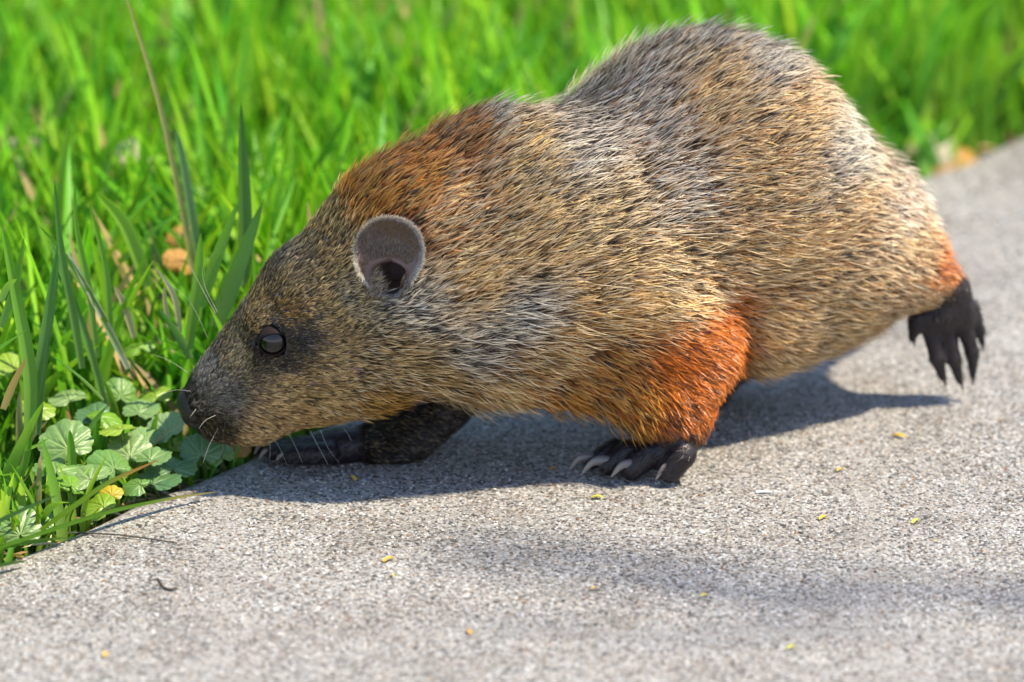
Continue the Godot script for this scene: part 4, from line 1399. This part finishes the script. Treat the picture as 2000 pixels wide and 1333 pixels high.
	for q in [
		[[Vector3(-0.1149, 0.0722, -0.018), Vector3(-0.1194, 0.0849, -0.012), Vector3(-0.1199, 0.0948, -0.008), Vector3(-0.1141, 0.1027, -0.004)], 0.00022, pale],
		[[Vector3(-0.1133, 0.0768, -0.018), Vector3(-0.1146, 0.0863, -0.014), Vector3(-0.1172, 0.0957, -0.01)], 0.00015, dark],
		[[Vector3(-0.1158, 0.071, -0.02), Vector3(-0.1213, 0.082, -0.02), Vector3(-0.1301, 0.1013, -0.018)], 0.0002, pale],
		[[Vector3(-0.1189, 0.0616, -0.018), Vector3(-0.1254, 0.0786, -0.012), Vector3(-0.1353, 0.0909, -0.004)], 0.00014, pale],
		[[Vector3(-0.1268, 0.0471, -0.018), Vector3(-0.1336, 0.0549, -0.01), Vector3(-0.1399, 0.0613, 0)], 0.00018, pale],
		[[Vector3(-0.1254, 0.0422, -0.01), Vector3(-0.1304, 0.0465, 0), Vector3(-0.1349, 0.0489, 0.01)], 0.00012, pale],
		[[Vector3(-0.1159, 0.0329, -0.008), Vector3(-0.1196, 0.0337, 0), Vector3(-0.1218, 0.0326, 0.006)], 0.00018, pale],
		[[Vector3(-0.1236, 0.0339, -0.012), Vector3(-0.1246, 0.0345, -0.006), Vector3(-0.1256, 0.0343, -0.002)], 0.0002, pale],
		[[Vector3(-0.1088, 0.0354, -0.008), Vector3(-0.1086, 0.027, -0.002), Vector3(-0.1087, 0.0161, 0.004)], 0.00013, dark],
		[[Vector3(-0.1119, 0.0312, -0.008), Vector3(-0.1128, 0.0245, -0.003), Vector3(-0.1129, 0.0189, 0.002)], 0.00013, dark],
		[[Vector3(-0.1059, 0.0354, -0.008), Vector3(-0.1018, 0.0298, -0.003), Vector3(-0.0981, 0.0268, 0.002)], 0.00013, dark],
		[[Vector3(-0.1038, 0.0376, -0.008), Vector3(-0.0997, 0.0326, -0.003), Vector3(-0.0957, 0.0294, 0.002)], 0.00013, dark],
		[[Vector3(-0.1069, 0.0329, -0.008), Vector3(-0.1074, 0.0267, -0.003), Vector3(-0.1069, 0.0183, 0.003)], 0.00013, dark],
		[[Vector3(-0.115, 0.0266, -0.01), Vector3(-0.1183, 0.0212, -0.006), Vector3(-0.1207, 0.0153, -0.002)], 0.00014, pale],
		[[Vector3(-0.079, 0.0257, -0.01), Vector3(-0.0759, 0.022, -0.004), Vector3(-0.0718, 0.0162, 0.002)], 0.00018, pale],
		[[Vector3(-0.075, 0.0262, -0.01), Vector3(-0.0719, 0.0209, -0.004), Vector3(-0.0674, 0.0168, 0.002)], 0.00012, pale],
		[[Vector3(-0.0931, 0.0216, -0.012), Vector3(-0.0904, 0.0191, -0.006), Vector3(-0.0879, 0.0154, 0)], 0.00014, pale],
		[[Vector3(-0.0951, 0.0211, -0.012), Vector3(-0.0946, 0.0184, -0.008), Vector3(-0.0948, 0.0145, -0.004)], 0.00014, pale],
		[[Vector3(-0.0871, 0.0233, -0.012), Vector3(-0.084, 0.0191, -0.006), Vector3(-0.0819, 0.0153, -0.002)], 0.00014, pale],
		[[Vector3(-0.066, 0.027, -0.01), Vector3(-0.0639, 0.0255, -0.006), Vector3(-0.0627, 0.0237, -0.004)], 0.00014, pale],
	]:
		var st := begin()
		tube(st, curve(q[0], 10), q[1] * 0.55, 0.00003, q[2], q[2], 4)
		part("whisker", finish(st), tinted(0.4, 0.5), hog)

# ------------------------------------------------------------------
func _ready() -> void:
	rng.seed = 77
	var cam := Camera3D.new()
	cam.name = "camera"
	add_child(cam)
	cam.position = Vector3(0, 1.199, 3.1109)
	cam.rotation_degrees = Vector3(-20, 0, 0)
	var lens := CameraAttributesPhysical.new()
	lens.frustum_focal_length = 300.0
	lens.frustum_focus_distance = 3.312
	lens.frustum_near = 0.1
	lens.frustum_far = 600.0
	lens.exposure_aperture = 6.3
	cam.attributes = lens
	cam.near = 0.1
	cam.far = 600.0
	cam.fov = rad_to_deg(2.0 * atan(12.0 / 300.0))
	cam.current = true

	var env := Environment.new()
	env.background_mode = Environment.BG_SKY
	var air := ProceduralSkyMaterial.new()
	air.sky_top_color = Color(0.38, 0.49, 0.66)
	air.sky_horizon_color = Color(0.84, 0.87, 0.9)
	air.sky_curve = 0.2
	air.ground_horizon_color = Color(0.45, 0.5, 0.42)
	air.ground_bottom_color = Color(0.25, 0.3, 0.2)
	air.sun_angle_max = 12.0
	air.energy_multiplier = 1.5
	var sky := Sky.new()
	sky.sky_material = air
	env.sky = sky
	env.tonemap_mode = Environment.TONE_MAPPER_LINEAR
	env.tonemap_exposure = 1.95
	env.sdfgi_enabled = true
	env.ssao_enabled = true
	env.ssil_enabled = true
	var around := WorldEnvironment.new()
	around.name = "surroundings"
	around.environment = env
	add_child(around)

	var sun := DirectionalLight3D.new()
	sun.name = "sun"
	sun.light_energy = 1.5
	sun.light_color = Color(1.0, 0.945, 0.84)
	sun.light_angular_distance = 0.5
	sun.shadow_enabled = true
	add_child(sun)
	sun.look_at_from_position(SUN_FROM, Vector3.ZERO, Vector3.RIGHT)

	build_setting()
	build_lawn()
	build_corner_plants()
	build_added_tree()
	build_groundhog()
	build_debris()
